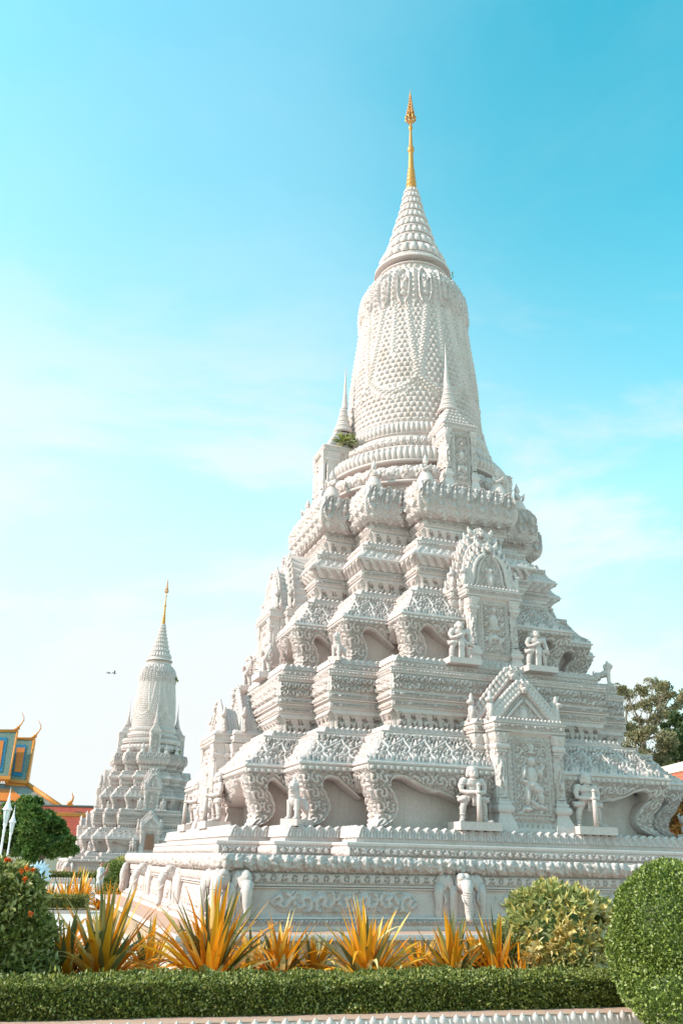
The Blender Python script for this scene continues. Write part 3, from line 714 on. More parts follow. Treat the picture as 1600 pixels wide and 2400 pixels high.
for i in range(9):
    z0, z1, R, Rn = zb[i], zb[i + 1], Rb[i], Rb[i + 1]; h = z1 - z0
    rev(b, [(R * .86, z0 - .02), (R, z0 + .02)], mat=P_, n=48); rev(b, [(R, z0 + .02), (R * 1.01, z0 + .09 * h / .5), (R * .95, z0 + .13 * h / .5)], 'bead', .012, w=.06, mat=P_)
    rev(b, [(R * .93, z0 + .14 * h / .5), (R * .97, z0 + .42 * h), (R * .90, z0 + .68 * h), (R * .76, z0 + .90 * h), (min(R * .72, Rn * .9), z1)], 'lotus', .10 * R + .025, w=.20 * R + .06, mat=P_, res=.02)
part(b, "ringed_cone")
# --- gilded finial
b = MB()
b.lathe([(.165, 25.24), (.20, 25.30), (.21, 25.42), (.165, 25.5)], n=24, sharp=False)
b.lathe([(.165, 25.5), (.195, 25.56), (.195, 25.66), (.15, 25.72)], n=24, sharp=False); b.lathe([(.15, 25.72), (.175, 25.78), (.17, 25.9), (.14, 25.94)], n=24, sharp=False)
b.lathe([(.14, 25.94), (.16, 26.0), (.155, 26.08), (.125, 26.12)], n=24, sharp=False); b.lathe([(.125, 26.12), (.145, 26.18), (.14, 26.27), (.115, 26.3), (.115, 26.36), (.085, 27.16)], n=24, sharp=False)
b.lathe([(.085, 27.16), (.115, 27.2), (.135, 27.32), (.115, 27.42), (.085, 27.46), (.075, 27.54), (.045, 28.3)], n=24, sharp=False)
b.lathe([(.045, 28.3), (.085, 28.38), (.085, 28.48), (.035, 28.55), (.033, 28.72)], n=20, sharp=False)
fin = b.build("gilded_finial", [M_gold], STUPA)
b = MB()
b.lathe([(.033, 28.70), (.10, 28.76), (.11, 28.80), (.05, 28.86), (.03, 28.9), (.028, 30.2), (0.004, 30.5)], n=12, sharp=False)
for (z, r, h, k) in ((28.78, .21, .36, 8), (29.10, .155, .24, 8), (29.30, .13, .2, 6), (29.48, .105, .18, 6), (29.64, .085, .16, 6), (29.80, .068, .14, 5), (29.95, .055, .12, 5), (30.08, .042, .11, 5)):
    for i in range(k):
        a = 2 * math.pi * (i + .5 * (z > 29.2)) / k; c, s_ = math.cos(a), math.sin(a)
        b.tube([(c * .03, s_ * .03, z), (c * r * .75, s_ * r * .75, z + h * .08), (c * r, s_ * r, z + h * .35), (c * r * .62, s_ * r * .62, z + h * .75), (c * r * .72, s_ * r * .72, z + h)], [.012, .028 * r / .2 + .008, .03 * r / .2 + .008, .018 * r / .2 + .006, .002], 6)
b.build("crown", [M_gold], fin)
# ================================================================ niches, pediments, turrets (built facing -y, copied to the four sides)
def loop_rect(cx, cy, hx, hy):
    def f(m):
        m = np.asarray(m, float)
        return np.stack([np.stack((cx - hx - m, cy - hy - m), -1), np.stack((cx + hx + m, cy - hy - m), -1), np.stack((cx + hx + m, cy + hy + m), -1), np.stack((cx - hx - m, cy + hy + m), -1)], -2)
    return f
def pilaster(b, cx, cy, hx, hy, z0, z1, mat=P_, s=1.0):
    lp = loop_rect(cx, cy, hx, hy); H = z1 - z0
    def q(pr, pat=None, amp=.02): run(b, lp, [(m * s, z0 + t * H) for m, t in pr], pat, amp, mat if not pat else C_, frame=False)
    q([(.15, 0), (.15, .03), (.12, .09), (.06, .16), (.045, .19)]); q([(.045, .19), (.09, .205), (.105, .235), (.09, .262), (.05, .275)]); q([(.05, .275), (.06, .285), (.06, .30), (.02, .312), (.02, .335), (0, .345)])
    q([(0, .345), (0, .80)], 'scroll', .025)
    q([(0, .80), (.03, .805), (.03, .82), (.01, .83)]); q([(.01, .83), (.06, .845), (.07, .87), (.05, .89), (.015, .90)]); q([(.015, .90), (.03, .905), (.06, .96), (.085, 1.0)], 'lotus', .015)
def kala(b, c, s, n=12):
    """a lion-like guardian mask with curls"""
    x, y, z = c
    E = lambda p, r, rot=None: ell(b, (x + p[0] * s, y + p[1] * s, z + p[2] * s), [k * s for k in r], n, P_, rot)
    E((0, 0, 0), (.5, .42, .5)); E((0, -.38, -.12), (.3, .24, .2)); E((0, -.5, -.02), (.12, .12, .1)); E((0, -.36, -.38), (.28, .2, .1))
    for q in (-1, 1):
        E((q * .2, -.36, .16), (.12, .1, .11)); E((q * .22, -.38, .32), (.17, .1, .06)); E((q * .46, -.05, .28), (.14, .14, .24)); E((q * .5, -.1, -.1), (.16, .18, .18)); E((q * .44, -.12, -.42), (.16, .16, .16))
        E((q * .3, .0, .52), (.13, .14, .18)); E((q * .62, .02, -.32), (.14, .14, .16))
        for k in range(3): E((q * .1 * (k + .5) , -.5, -.28), (.045, .05, .07))
    E((0, 0, .6), (.14, .16, .26)); E((0, -.2, .45), (.14, .14, .14))
def naga(b, c, s, side, n=10):
    """a rearing hooded serpent at the foot of a gable"""
    x, y, z = c
    b.tube([(x - side * .25 * s, y, z + .06 * s), (x, y, z + .05 * s), (x + side * .2 * s, y, z + .25 * s), (x + side * .12 * s, y - .02, z + .6 * s), (x + side * .18 * s, y - .04, z + .95 * s)], [.13 * s, .15 * s, .14 * s, .12 * s, .10 * s], n, P_)
    ell(b, (x + side * .12 * s, y, z + .62 * s), (.22 * s, .09 * s, .32 * s), n, P_)
    ell(b, (x + side * .24 * s, y - .08 * s, z + 1.0 * s), (.2 * s, .16 * s, .13 * s), n, P_); ell(b, (x + side * .16 * s, y, z + 1.2 * s), (.10 * s, .1 * s, .24 * s), n, P_)
    for k in range(5): ell(b, (x + side * (.34 - .05 * k) * s, y, z + (.2 + .17 * k) * s), (.08 * s, .06 * s, .10 * s), 8, P_)
def panel(b, hx, z0, z1, Y, figure, mat=C_):
    res = .018; nu, nv = int(2 * hx / res) + 1, int((z1 - z0) / res) + 1
    x = np.linspace(-hx, hx, nu)[:, None] + np.zeros((1, nv)); z = np.linspace(z0, z1, nv)[None] + np.zeros((nu, 1))
    e = np.minimum(hx - np.abs(x), np.minimum(z - z0, z1 - z)); bw = hx * .24
    bord = o_flower(np.where(hx - np.abs(x) < bw, z - z0, x + hx), np.clip(e, 0, bw) + 0 * x, z1 - z0, bw, bw * .8) * sstep(e, .01, .03) * sstep(bw - e, .0, .02)
    fr = sstep(.02 - np.abs(e - bw - .012), 0, .012)
    inn = sstep(e, bw + .03, bw + .05)
    bg = sstep(o_rinc(x + hx, z - z0, 2 * hx, z1 - z0, max(.2, hx * .36)), .06, .40)
    X = x / hx; T = (z - z0) / (z1 - z0)
    def el(cx, cy, rx, ry, a=0):
        c, s = math.cos(a), math.sin(a); dx, dy = X - cx, (T - cy) * (z1 - z0) / hx
        u, v = (dx * c + dy * s) / rx, (-dx * s + dy * c) / ry
        return np.sqrt(np.clip(1 - u * u - v * v, 0, 1))
    A = (z1 - z0) / hx
    if figure == 'guard':
        fg = np.maximum.reduce([el(.02, .70, .17, .2), el(.02, .80, .22, .07), el(.02, .86, .12, .2), el(0, .53, .27, .36) * .95, el(0, .42, .34, .15), el(-.36, .56, .1, .3, -.2), el(-.30, .45, .22, .09, -.3), el(.36, .56, .1, .2, .4), el(.46, .62, .2, .08, .9),
                                el(.44, .66, .035, .5), el(-.24, .30, .13, .4), el(-.27, .14, .26, .08), el(.2, .38, .33, .17, -.3), el(.34, .28, .13, .3, .2), el(.34, .17, .3, .09, -.2), el(.1, .20, .3, .1, -.6) * .8])
    elif figure == 'arch':
        d = (X / .62) ** 2 + (np.clip(T - .5, 0, 1) / .36) ** 2
        fg = np.maximum.reduce([np.exp(-((d - 1) / .13) ** 2) * .8 + 0 * X, el(0, .56, .3, .5) * .8, el(0, .76, .14, .22), el(0, .32, .5, .3) * .6, el(-.36, .28, .12, .4), el(.36, .28, .12, .4), el(0, .12, .62, .12)])
    else:
        fg = np.maximum.reduce([el(0, .62, .3, .5) * .8, el(0, .82, .13, .2), el(0, .50, .46, .12), el(0, .36, .3, .2), el(-.3, .3, .1, .3), el(.3, .3, .1, .3)])
    core = sstep(fg, 0, .12)
    h = np.maximum.reduce([bord * .8, fr, inn * bg * .75 * (1 - core) * sstep(np.abs(fg - .0), -1, 0), inn * fg * 1.5])
    b.grid(np.stack([x, Y - .085 * h, z], -1), mat)
def cornice(b, lp, z0, band, H, teeth=.10):
    run(b, lp, [(-.10, z0 - .10), (-.06, z0 - .04)], mat=P_); run(b, lp, [(-.06, z0 - .04), (-.02, z0 - .035), (-.015, z0 - .005), (.0, z0)], mat=P_)
    run(b, lp, [(.0, z0), (.0, z0 + .03), (-.02, z0 + .035)], mat=P_); run(b, lp, [(-.02, z0 + .035), (-.02, z0 + .035 + band)], 'ring', .03, C_)
    z = z0 + .035 + band
    run(b, lp, [(-.02, z), (.01, z + .005), (.01, z + .03), (-.03, z + .035)], mat=P_); run(b, lp, [(-.03, z + .035), (-.3, z + .037)], mat=P_)
    crenel(b, lp, -.03, -.05, z + .036, teeth, .10, .02, .05)
    return z + .036
def gable(b, hw, z0, zap, Y, Yb, kal, crest=11):
    """a gable front with naga rakes, a carved field and a roof running back"""
    n = 24; t = np.linspace(0, 1, n)
    xe = hw * (1 - t) ** .92; ze = z0 + (zap - z0) * t
    for sd in (-1, 1):
        u = np.linspace(0, 1, 26)
        x = sd * xe[:, None] * u[None]; z = np.broadcast_to(ze[:, None], x.shape)
        e = (xe[:, None] * (1 - u[None])) * .75
        h = o_rinc(np.abs(x), z - z0, hw, zap - z0, .13) * sstep(e, .12, .15); h = np.maximum(h, sstep(.02 - np.abs(e - .10), 0, .012)); fig = np.clip(1 - (x / .1) ** 2 - ((z - z0 - .26 * (zap - z0)) / (.2 * (zap - z0))) ** 2, 0, 1) ** .5
        h = np.maximum(h, fig * 1.4); P = np.stack([x, Y - .06 * h, z], -1)
        b.grid(P if sd < 0 else P[::-1], C_)
        R = np.stack([np.stack([sd * (xe + .02), np.full(n, Y + .0), ze], -1), np.stack([sd * (xe + .03), np.full(n, (Y + Yb) / 2), ze], -1), np.stack([sd * (xe + .02), np.full(n, Yb), ze], -1)], 1)
        b.grid(R if sd > 0 else R[::-1], P_)
        for k in range(1, 5):                        # ribs of the little roof
            yy = Y + (Yb - Y) * k / 5; b.tube([(sd * (xe[i] + .025), yy, ze[i]) for i in range(0, n, 3)], .022, 6, P_)
        b.tube([(sd * xe[i], Y - .03, ze[i]) for i in range(0, n - 1, 2)], [.075] * 6 + [.06] * 6, 8, P_)
        for k in range(crest):
            tt = (k + .6) / crest; xx, zz = hw * (1 - tt) ** .92, z0 + (zap - z0) * tt
            ell(b, (sd * (xx + .055), Y - .03, zz + .06), (.07, .06, .12), 8, P_, Matrix.Rotation(sd * .35, 4, 'Y')); ell(b, (sd * (xx + .12), Y - .03, zz + .17), (.045, .045, .085), 8, P_, Matrix.Rotation(-sd * .4, 4, 'Y')); ell(b, (sd * (xx + .0), Y - .085, zz + .01), (.045, .035, .045), 8, P_); ell(b, (sd * (xx + .10), Y - .02, zz + .14), (.03, .03, .06), 6, P_)
        naga(b, (sd * (hw - .02), Y - .03, z0 - .02), .50, sd); b.tube([(sd * xe[i] * .70, Y - .05, z0 + (ze[i] - z0) * .72) for i in range(0, n - 1, 2)], .035, 8, P_); b.tube([(0, Y - .05, z0 + .03), (sd * hw * .7, Y - .05, z0 + .03)], .03, 6, P_)
    kala(b, (0, Y - .02, zap + .02), kal)
def flame_arch(b, hw, z0, zap, Y, Yb, kal):
    """a round-headed pediment with a fringe of flames"""
    # a carved, scalloped leaf of stone behind the arch
    nt_, nu_ = 90, 60; tt = np.linspace(0, 1, nt_); Hh = zap + .12 - z0
    xo = hw * (1.10 * (1 - tt) ** .62 + .06 * np.abs(np.sin(tt * math.pi * 8)) * (1 - tt) ** .3 + .05)
    uu = np.linspace(-1, 1, nu_); X = xo[None] * uu[:, None]; Z = z0 + Hh * tt[None] + 0 * X
    e = (1 - np.abs(uu[:, None])) * xo[None]
    hh = sstep(np.cos(np.arctan2(Z - z0 - .2 * Hh, X) * 22) * .7 + np.cos((X ** 2 + (Z - z0) ** 2) ** .5 * 40) * .5, -.3, .3) * sstep(e, .02, .06)
    b.grid(np.stack([X, Y + .07 - .07 * hh, Z], -1), C_)
    Pb = np.stack([np.stack([xo * sg_, np.full(nt_, yy), z0 + Hh * tt], -1) for sg_, yy in ((1, Y + .07), (1, Yb), )], 0); b.grid(Pb[::-1], P_); Pb = Pb * [-1, 1, 1]; b.grid(Pb, P_)
    hw0 = hw; hw = hw * .80; zap0 = zap; zap = z0 + (zap - z0) * .80
    n = 40; a = np.linspace(-.12 * math.pi, .5 * math.pi, n)
    H = zap - z0; xe = np.where(a > 0, hw * .86 * np.cos(a) ** .8, hw * (.86 + .14 * np.sin(-a / .377 * math.pi / 2))); ze = z0 + .30 * H + np.where(a > 0, .70 * H * np.sin(a), .30 * H * a / (.12 * math.pi))
    xe = np.nan_to_num(xe); xe[-1] = 0
    for sd in (-1, 1):
        u = np.linspace(0, 1, 24); x = sd * xe[:, None] * u[None]; z = np.broadcast_to(ze[:, None], x.shape)
        e = xe[:, None] * (1 - u[None]) * .8
        h = o_rinc(np.abs(x), z - z0, hw, H, .16) * sstep(e, .14, .17); h = np.maximum(h, sstep(.03 - np.abs(e - .11), 0, .015))
        fig = np.maximum(np.clip(1 - (x / .09) ** 2 - ((z - z0 - .30 * H) / (.2 * H)) ** 2, 0, 1) ** .5, np.clip(1 - (x / .07) ** 2 - ((z - z0 - .55 * H) / (.09 * H)) ** 2, 0, 1) ** .5)
        h = np.maximum(h, fig * 1.8); P = np.stack([x, Y - .07 * h, z], -1); b.grid(P if sd < 0 else P[::-1], C_)
        R = np.stack([np.stack([sd * (xe + .02), np.full(n, yy), ze], -1) for yy in (Y, (Y + Yb) / 2, Yb)], 1); b.grid(R if sd > 0 else R[::-1], P_)
        b.tube([(sd * xe[i], Y - .03, ze[i]) for i in range(0, n - 2, 2)], .06, 8, P_)
        L = np.r_[0, np.cumsum(np.hypot(np.diff(xe), np.diff(ze)))]
        for k in range(9):
            s = (k + .5) / 9 * L[-1] * .94; i = int(np.searchsorted(L, s)); i = min(i, n - 2)
            nx, nz = ze[i + 1] - ze[i], -(xe[i + 1] - xe[i]); l = math.hypot(nx, nz); nx, nz = nx / l, nz / l
            px_, pz = xe[i] + nx * .08, ze[i] + nz * .08
            g = 1.45 - .6 * k / 9
            for q, (r1, r3, off) in enumerate(((.06 * g, .085 * g, 0), (.04 * g, .08 * g, .08 * g))):
                ell(b, (sd * (px_ + nx * off * .7), Y - .01, pz + nz * off * .7 + off * .5), (r1, .05, r3), 8, P_)
        naga(b, (sd * (hw0 - .02), Y - .03, z0), .44, sd)
        for k in range(9):
            i = int((k + .5) / 9 * (nt_ - 6)); ell(b, (sd * (xo[i] + .0), Y + .05, z0 + Hh * tt[i] + .05), (.075, .055, .11), 8, P_, Matrix.Rotation(sd * .5, 4, 'Y')); ell(b, (sd * (xo[i] + .05), Y + .05, z0 + Hh * tt[i] + .14), (.035, .03, .07), 6, P_)
    kala(b, (0, Y + .03, zap0 - .06), kal)
def sub(b, name, par): return b.build(name, STONE, par)
# --- lower niche
b = MB()
run(b, loop_rect(0, -5.0, .86, .86), [(0, 2.375), (0, 4.46)], mat=P_); run(b, loop_rect(0, -4.7, 1.1, .76), [(0, 2.375), (0, 4.46)], mat=P_)
run(b, loop_rect(0, -5.0, .86, .86), [(.13, 2.375), (.13, 2.46), (.06, 2.5), (0, 2.52)], mat=P_)
zt = cornice(b, loop_rect(0, -5.02, .92, .96), 4.50, .145, 0); cornice(b, loop_rect(0, -4.72, 1.16, .80), 4.50, .145, 0)
low = part(b, "niche")
b = MB(); panel(b, .57, 2.62, 4.43, -5.87, 'guard'); run(b, loop_rect(0, -5.4, .57, .46), [(.0, 2.40), (.0, 2.60)], 'lotus', .05, C_, w=.13); sub(b, "door_panel", low)
for sx in (-.715, .715): b = MB(); pilaster(b, sx, -5.80, .10, .10, 2.375, 4.46); sub(b, "pilaster", low)
for sx in (-.80, .80): b = MB(); pilaster(b, sx, -5.48, .09, .12, 2.375, 4.46, s=.8); pilaster(b, sx * 1.28, -5.28, .09, .20, 2.375, 4.46, s=.8); sub(b, "side_pilaster", low)
b = MB(); gable(b, .80, zt, 5.50, -5.70, -5.30, .27); gable(b, 1.02, zt, 5.90, -5.22, -4.05, .29); sub(b, "pediment", low)
# --- upper niche
b = MB()
run(b, loop_rect(0, -3.9, .70, .74), [(0, 6.13), (0, 7.95)], mat=P_); run(b, loop_rect(0, -3.6, .92, .66), [(0, 6.13), (0, 7.95)], mat=P_)
zt2 = cornice(b, loop_rect(0, -3.93, .80, .86), 8.00, .13, 0, .09); cornice(b, loop_rect(0, -3.62, 1.0, .74), 8.00, .13, 0, .09)
up_ = part(b, "niche")
b = MB(); panel(b, .45, 6.42, 7.95, -4.655, 'deity'); run(b, loop_rect(0, -4.3, .45, .35), [(0, 6.15), (0, 6.40)], 'lotus', .05, C_, w=.12); sub(b, "door_panel", up_)
for sx in (-.57, .57): b = MB(); pilaster(b, sx, -4.62, .085, .09, 6.13, 7.96, s=.85); sub(b, "pilaster", up_)
for sx in (-.66, .66): b = MB(); pilaster(b, sx, -4.30, .08, .10, 6.13, 7.96, s=.7); pilaster(b, sx * 1.32, -4.12, .08, .16, 6.13, 7.96, s=.7); sub(b, "side_pilaster", up_)
b = MB(); flame_arch(b, .70, zt2, 9.44, -4.56, -4.2, .21); flame_arch(b, .86, zt2, 9.98, -4.22, -3.2, .21); sub(b, "pediment", up_)
# --- turret niche with its own little spire
b = MB()
run(b, loop_rect(0, -2.6, .48, .60), [(0, 11.55), (0, 11.8)], mat=P_); run(b, loop_rect(0, -2.6, .48, .60), [(0, 11.8), (0, 13.35)], 'rinc', .02, C_, w=.2); run(b, loop_rect(0, -2.6, .48, .60), [(0, 13.35), (0, 13.5)], mat=P_)
lt = loop_rect(0, -2.6, .56, .70); zt3 = cornice(b, lt, 13.54, .08, 0, .06)
tur = part(b, "turret")
b = MB(); panel(b, .31, 11.75, 13.42, -3.235, 'arch'); sub(b, "door_panel", tur)
for sx in (-.41, .41): b = MB(); pilaster(b, sx, -3.20, .07, .07, 11.55, 13.5, s=.6); pilaster(b, sx * 1.10, -2.96, .06, .185, 11.55, 13.5, s=.5); pilaster(b, sx * 1.10, -2.45, .06, .12, 11.55, 13.5, s=.5); sub(b, "pilaster", tur)
b = MB()
ls = loop_rect(0, -2.55, .0, .06); pr = [(.54, zt3), (.50, zt3 + .02)]
for k in range(5):
    h0 = .50 - .075 * k; z = zt3 + .02 + .15 * k
    run(b, ls, [(h0, z), (h0 - .03, z + .10)], 'bead', .03, P_, frame=False, w=.12); run(b, ls, [(h0 - .03, z + .10), (h0 - .015, z + .12), (h0 - .075, z + .15)], mat=P_)
zz = zt3 + .77; R = .33
for k in range(5):
    b.lathe([(R * .7, zz), (R * .92, zz + .01), (R, zz + .05), (R * .92, zz + .09), (R * .70, zz + .10)], (0, -2.5, 0), 24, P_, sharp=False); b.lathe([(R * .70, zz + .10), (R * .86, zz + .115), (R * .80, zz + .17), (R * .55, zz + .20)], (0, -2.5, 0), 24, P_, sharp=False); zz += .19; R *= .79
b.lathe([(R * .85, zz - .02), (.10, zz + .08), (.085, zz + .12), (.095, zz + .16), (.07, zz + .3), (.075, zz + .33), (.05, zz + .6), (.03, zz + 1.0), (.002, 17.04)], (0, -2.46, 0), 14, P_, sharp=False)
sub(b, "turret_spire", tur)
low.location = (0, -.13, 0)
for o in (low, up_, tur):
    for k in (1, 2, 3):
        c = copy_obj(o, STUPA); c.rotation_euler = (0, 0, -k * math.pi / 2); c.location = Matrix.Rotation(-k * math.pi / 2, 3, 'Z') @ o.location
# ================================================================ stone figures (each a thing of its own)
def solid(name, b, mats, voxel=.014, smooth=4, parent=None):
    """fuses closed pieces into ONE continuous skin"""
    o = b.build(name, mats); m = o.modifiers.new("r", 'REMESH'); m.mode = 'VOXEL'; m.voxel_size = voxel; m.use_smooth_shade = True
    s = o.modifiers.new("s", 'SMOOTH'); s.iterations = smooth; s.factor = .5
    dg = bpy.context.evaluated_depsgraph_get(); me = bpy.data.meshes.new_from_object(o.evaluated_get(dg))
    old = o.data; o.modifiers.clear(); o.data = me; me.name = name; bpy.data.meshes.remove(old)
    if not me.materials:
        for q in (mats if isinstance(mats, (list, tuple)) else [mats]): me.materials.append(q)
    if parent is not None: o.parent = parent
    return o
def mirror(f):
    for s in (-1, 1): f(s)
def guardian(kind):
    root = empty("guardian_statue")
    b = MB()
    def leg(s):
        b.tube([(s * .25, -.02, .02), (s * .235, .0, .12), (s * .225, -.01, .27), (s * .215, -.03, .36), (s * .15, -.01, .48), (s * .08, 0, .58)], [.05, .05, .066, .062, .085, .10], 12)
        ell(b, (s * .28, -.08, .035), (.055, .115, .04), 12, rot=Matrix.Rotation(s * .55, 4, 'Z'))
        for z in (.10, .17, .31): b.lathe([(.05, -.014), (.072, 0), (.05, .014)], (s * .232, -.005, z), 12)
        ell(b, (s * .22, -.02, .49), (.12, .11, .075), 12, rot=Matrix.Rotation(s * .35, 4, 'Y')); ell(b, (s * .30, -.01, .52), (.055, .06, .03), 8, rot=Matrix.Rotation(-s * .4, 4, 'Y'))
        ell(b, (s * .18, -.0, .875), (.08, .075, .075), 12)
    mirror(leg)
    ell(b, (0, 0, .57), (.165, .12, .11), 14); ell(b, (0, 0, .70), (.145, .10, .17), 14); ell(b, (0, -.01, .82), (.185, .11, .12), 14)
    b.lathe([(.13, -.018), (.16, 0), (.13, .018)], (0, 0, .635), 16)
    b.tube([(0, 0, .86), (0, -.005, .96)], [.075, .06], 12)
    ell(b, (0, -.015, 1.03), (.092, .105, .12), 16); ell(b, (0, -.075, .99), (.07, .05, .06), 12); ell(b, (0, -.115, 1.03), (.022, .025, .032), 8); ell(b, (0, -.112, .975), (.045, .02, .012), 8); ell(b, (0, -.10, 1.07), (.075, .02, .014), 8)
    def face(s):
        ell(b, (s * .105, .0, 1.01), (.028, .045, .075), 10); ell(b, (s * .038, -.1, 1.045), (.022, .015, .013), 8)
    mirror(face)
    if kind == 0:
        b.lathe([(.098, 1.075), (.112, 1.085), (.112, 1.12), (.10, 1.13), (.085, 1.17), (.05, 1.19), (.002, 1.195)], (0, 0, 0), 16)
        def arm(s):
            b.tube([(s * .20, 0, .87), (s * .245, .0, .76), (s * .235, -.02, .65), (s * .14, -.12, .62), (s * .045, -.20, .625)], [.065, .06, .052, .05, .04], 12)
            ell(b, (s * .02, -.225, .62), (.04, .045, .05), 10)
            for k in range(4): b.tube([(s * .045, -.245, .585 + .023 * k), (s * .01, -.275, .585 + .023 * k), (-s * .02, -.26, .585 + .023 * k)], .011, 6)
            b.tube([(s * .03, -.22, .66), (s * .015, -.24, .70)], .012, 6)
        mirror(arm)
        sw = MB(); sw.tube([(0, -.25, 0), (0, -.25, .50), (0, -.245, .60)], [.055, .045, .038], 12); sw.lathe([(.05, .60), (.06, .62), (.04, .64), (.034, .70), (.034, .76), (.048, .78), (.03, .81), (.002, .83)], (0, -.245, 0), 12)
    else:
        ell(b, (0, 0, 1.10), (.088, .095, .055), 12); ell(b, (0, .0, 1.15), (.03, .03, .03), 8)
        b.tube([(-.20, 0, .87), (-.255, .0, .75), (-.23, -.04, .64), (-.13, -.13, .655), (-.03, -.15, .72)], [.068, .062, .055, .05, .042], 12); ell(b, (-.01, -.15, .735), (.045, .04, .05), 10)
        b.tube([(.20, 0, .87), (.265, .02, .75), (.28, -.03, .62), (.26, -.09, .52)], [.068, .062, .055, .045], 12); ell(b, (.255, -.10, .49), (.04, .045, .05), 10)
        for k in range(4):
            b.tube([(-.035 + .02 * k, -.18, .77), (-.03 + .02 * k, -.195, .735), (-.035 + .02 * k, -.185, .70)], .011, 6); b.tube([(.235 + .014 * k, -.135, .51), (.235 + .014 * k, -.14, .47), (.24 + .014 * k, -.115, .44)], .011, 6)
        b.box((0, -.09, .26), (.075, .05, .27))
        sw = MB(); sw.tube([(.27, -.13, .40), (.275, -.09, .62), (.28, -.02, .80), (.27, .0, .98)], [.05, .042, .035, .028], 10)
    b.lathe([(.10, -.012), (.135, 0), (.10, .012)], (0, -.005, .885), 16)
    for k in range(5): b.tube([((k - 2) * .026, -.115, .60), ((k - 2) * .034, -.145, .42), ((k - 2) * .03, -.12, .34)], .016, 6)
    for s in (-1, 1):
        for k in range(4): b.tube([(s * (.12 + .035 * k), -.10 + .01 * k, .545), (s * (.16 + .035 * k), -.115 + .02 * k, .44)], .013, 6)
        for z in (.74, .80): b.lathe([(.05, -.012), (.072, 0), (.05, .012)], (s * .235, 0, z), 12)
    bd = solid("body", b, [M_statue], .0095, 1, root)
    sw.build("sword" if kind == 0 else "club", [M_statue], root)
    pd = MB(); pd.box((0, -.05, -.075), (.43, .27, .085)); pd.box((0, -.05, .005), (.415, .255, .005))
    pd.build("pedestal", [M_statue], root)
    return root
def lion():
    root = empty("lion_statue"); b = MB()
    b.tube([(0, .26, .40), (0, .10, .40), (0, -.10, .46), (0, -.18, .56)], [.13, .125, .15, .14], 14); ell(b, (0, .27, .40), (.14, .13, .14), 12); ell(b, (0, -.16, .48), (.15, .13, .19), 14)
    def legs(s):
        b.tube([(s * .10, -.20, .46), (s * .105, -.20, .25), (s * .105, -.21, .04)], [.08, .06, .055], 12); ell(b, (s * .105, -.25, .035), (.06, .085, .04), 10)
        b.tube([(s * .10, .26, .40), (s * .12, .20, .26), (s * .11, .31, .17), (s * .11, .28, .04)], [.105, .085, .055, .055], 12); ell(b, (s * .11, .24, .035), (.06, .085, .04), 10)
        for k in range(3): ell(b, (s * .105 + .035 * (k - 1), -.32, .03), (.018, .03, .022), 6)
        ell(b, (s * .10, -.18, .86), (.03, .04, .06), 8); ell(b, (s * .055, -.335, .80), (.028, .02, .024), 8); ell(b, (s * .06, -.34, .835), (.04, .02, .014), 8)
    mirror(legs)
    b.tube([(0, -.17, .55), (0, -.20, .70)], [.14, .125], 14); ell(b, (0, -.23, .77), (.125, .13, .12), 14); ell(b, (0, -.34, .74), (.085, .07, .05), 12); ell(b, (0, -.33, .67), (.075, .07, .025), 12); ell(b, (0, -.405, .765), (.035, .02, .022), 8)
    ell(b, (0, -.20, .88), (.08, .08, .06), 10); ell(b, (0, -.19, .94), (.035, .035, .05), 8)
    for z, r in ((.62, .155), (.67, .15)): b.lathe([(r - .03, -.02), (r, 0), (r - .03, .02)], (0, -.19, z), 16)
    ell(b, (0, -.08, .74), (.10, .06, .12), 10)
    b.tube([(0, .38, .45), (0, .40, .55), (0, .34, .60)], [.035, .03, .02], 8)
    solid("body", b, [M_statue], .0105, 1, root)
    pd = MB(); pd.box((0, .02, -.07), (.23, .43, .08)); pd.build("pedestal", [M_statue], root)
    return root
def worshipper():
    root = empty("kneeling_statue"); b = MB()
    b.lathe([(.002, -.02), (.27, -.02), (.29, .05), (.27, .12), (.24, .20), (.19, .32), (.16, .40), (.10, .42), (.002, .42)], n=20, sharp=False)
    for z, r in ((.06, .295), (.13, .275), (.20, .25)): b.lathe([(r - .04, z - .018), (r, z), (r - .04, z + .018)], n=20)
    ell(b, (0, 0, .50), (.145, .10, .15), 14); ell(b, (0, -.005, .58), (.17, .10, .09), 14)
    def arm(s):
        ell(b, (s * .165, 0, .61), (.06, .06, .06), 10); b.tube([(s * .17, 0, .61), (s * .215, -.03, .50), (s * .19, -.09, .43), (s * .10, -.18, .49), (s * .015, -.22, .57)], [.055, .05, .045, .04, .03], 10)
        for k in range(4): b.tube([(s * .012, -.225 - .008 * k, .56), (s * .01, -.235 - .008 * k, .64 - .008 * abs(k - 1))], .0105, 6)
        ell(b, (s * .075, 0, .75), (.02, .035, .05), 8); ell(b, (s * .03, -.075, .765), (.016, .012, .01), 6)
    mirror(arm)
    b.tube([(0, 0, .62), (0, 0, .70)], [.055, .05], 10); ell(b, (0, -.01, .76), (.075, .085, .10), 14); ell(b, (0, -.095, .755), (.014, .02, .026), 8); ell(b, (0, -.085, .715), (.03, .015, .01), 8)
    b.lathe([(.085, .80), (.095, .82), (.085, .85), (.07, .87), (.072, .89), (.05, .93), (.03, 1.0), (.002, 1.08)], n=14)
    solid("body", b, [M_statue], .0135, 2, root)
    return root
G1 = "guardian statues on the big stupa"; G2 = "guardian statues on the distant stupa"
g0, g1, li, kn = guardian(0), guardian(1), lion(), worshipper()
for o, c in ((g0, "statue"), (g1, "statue"), (li, "statue"), (kn, "statue")): o['category'] = c
used = set()
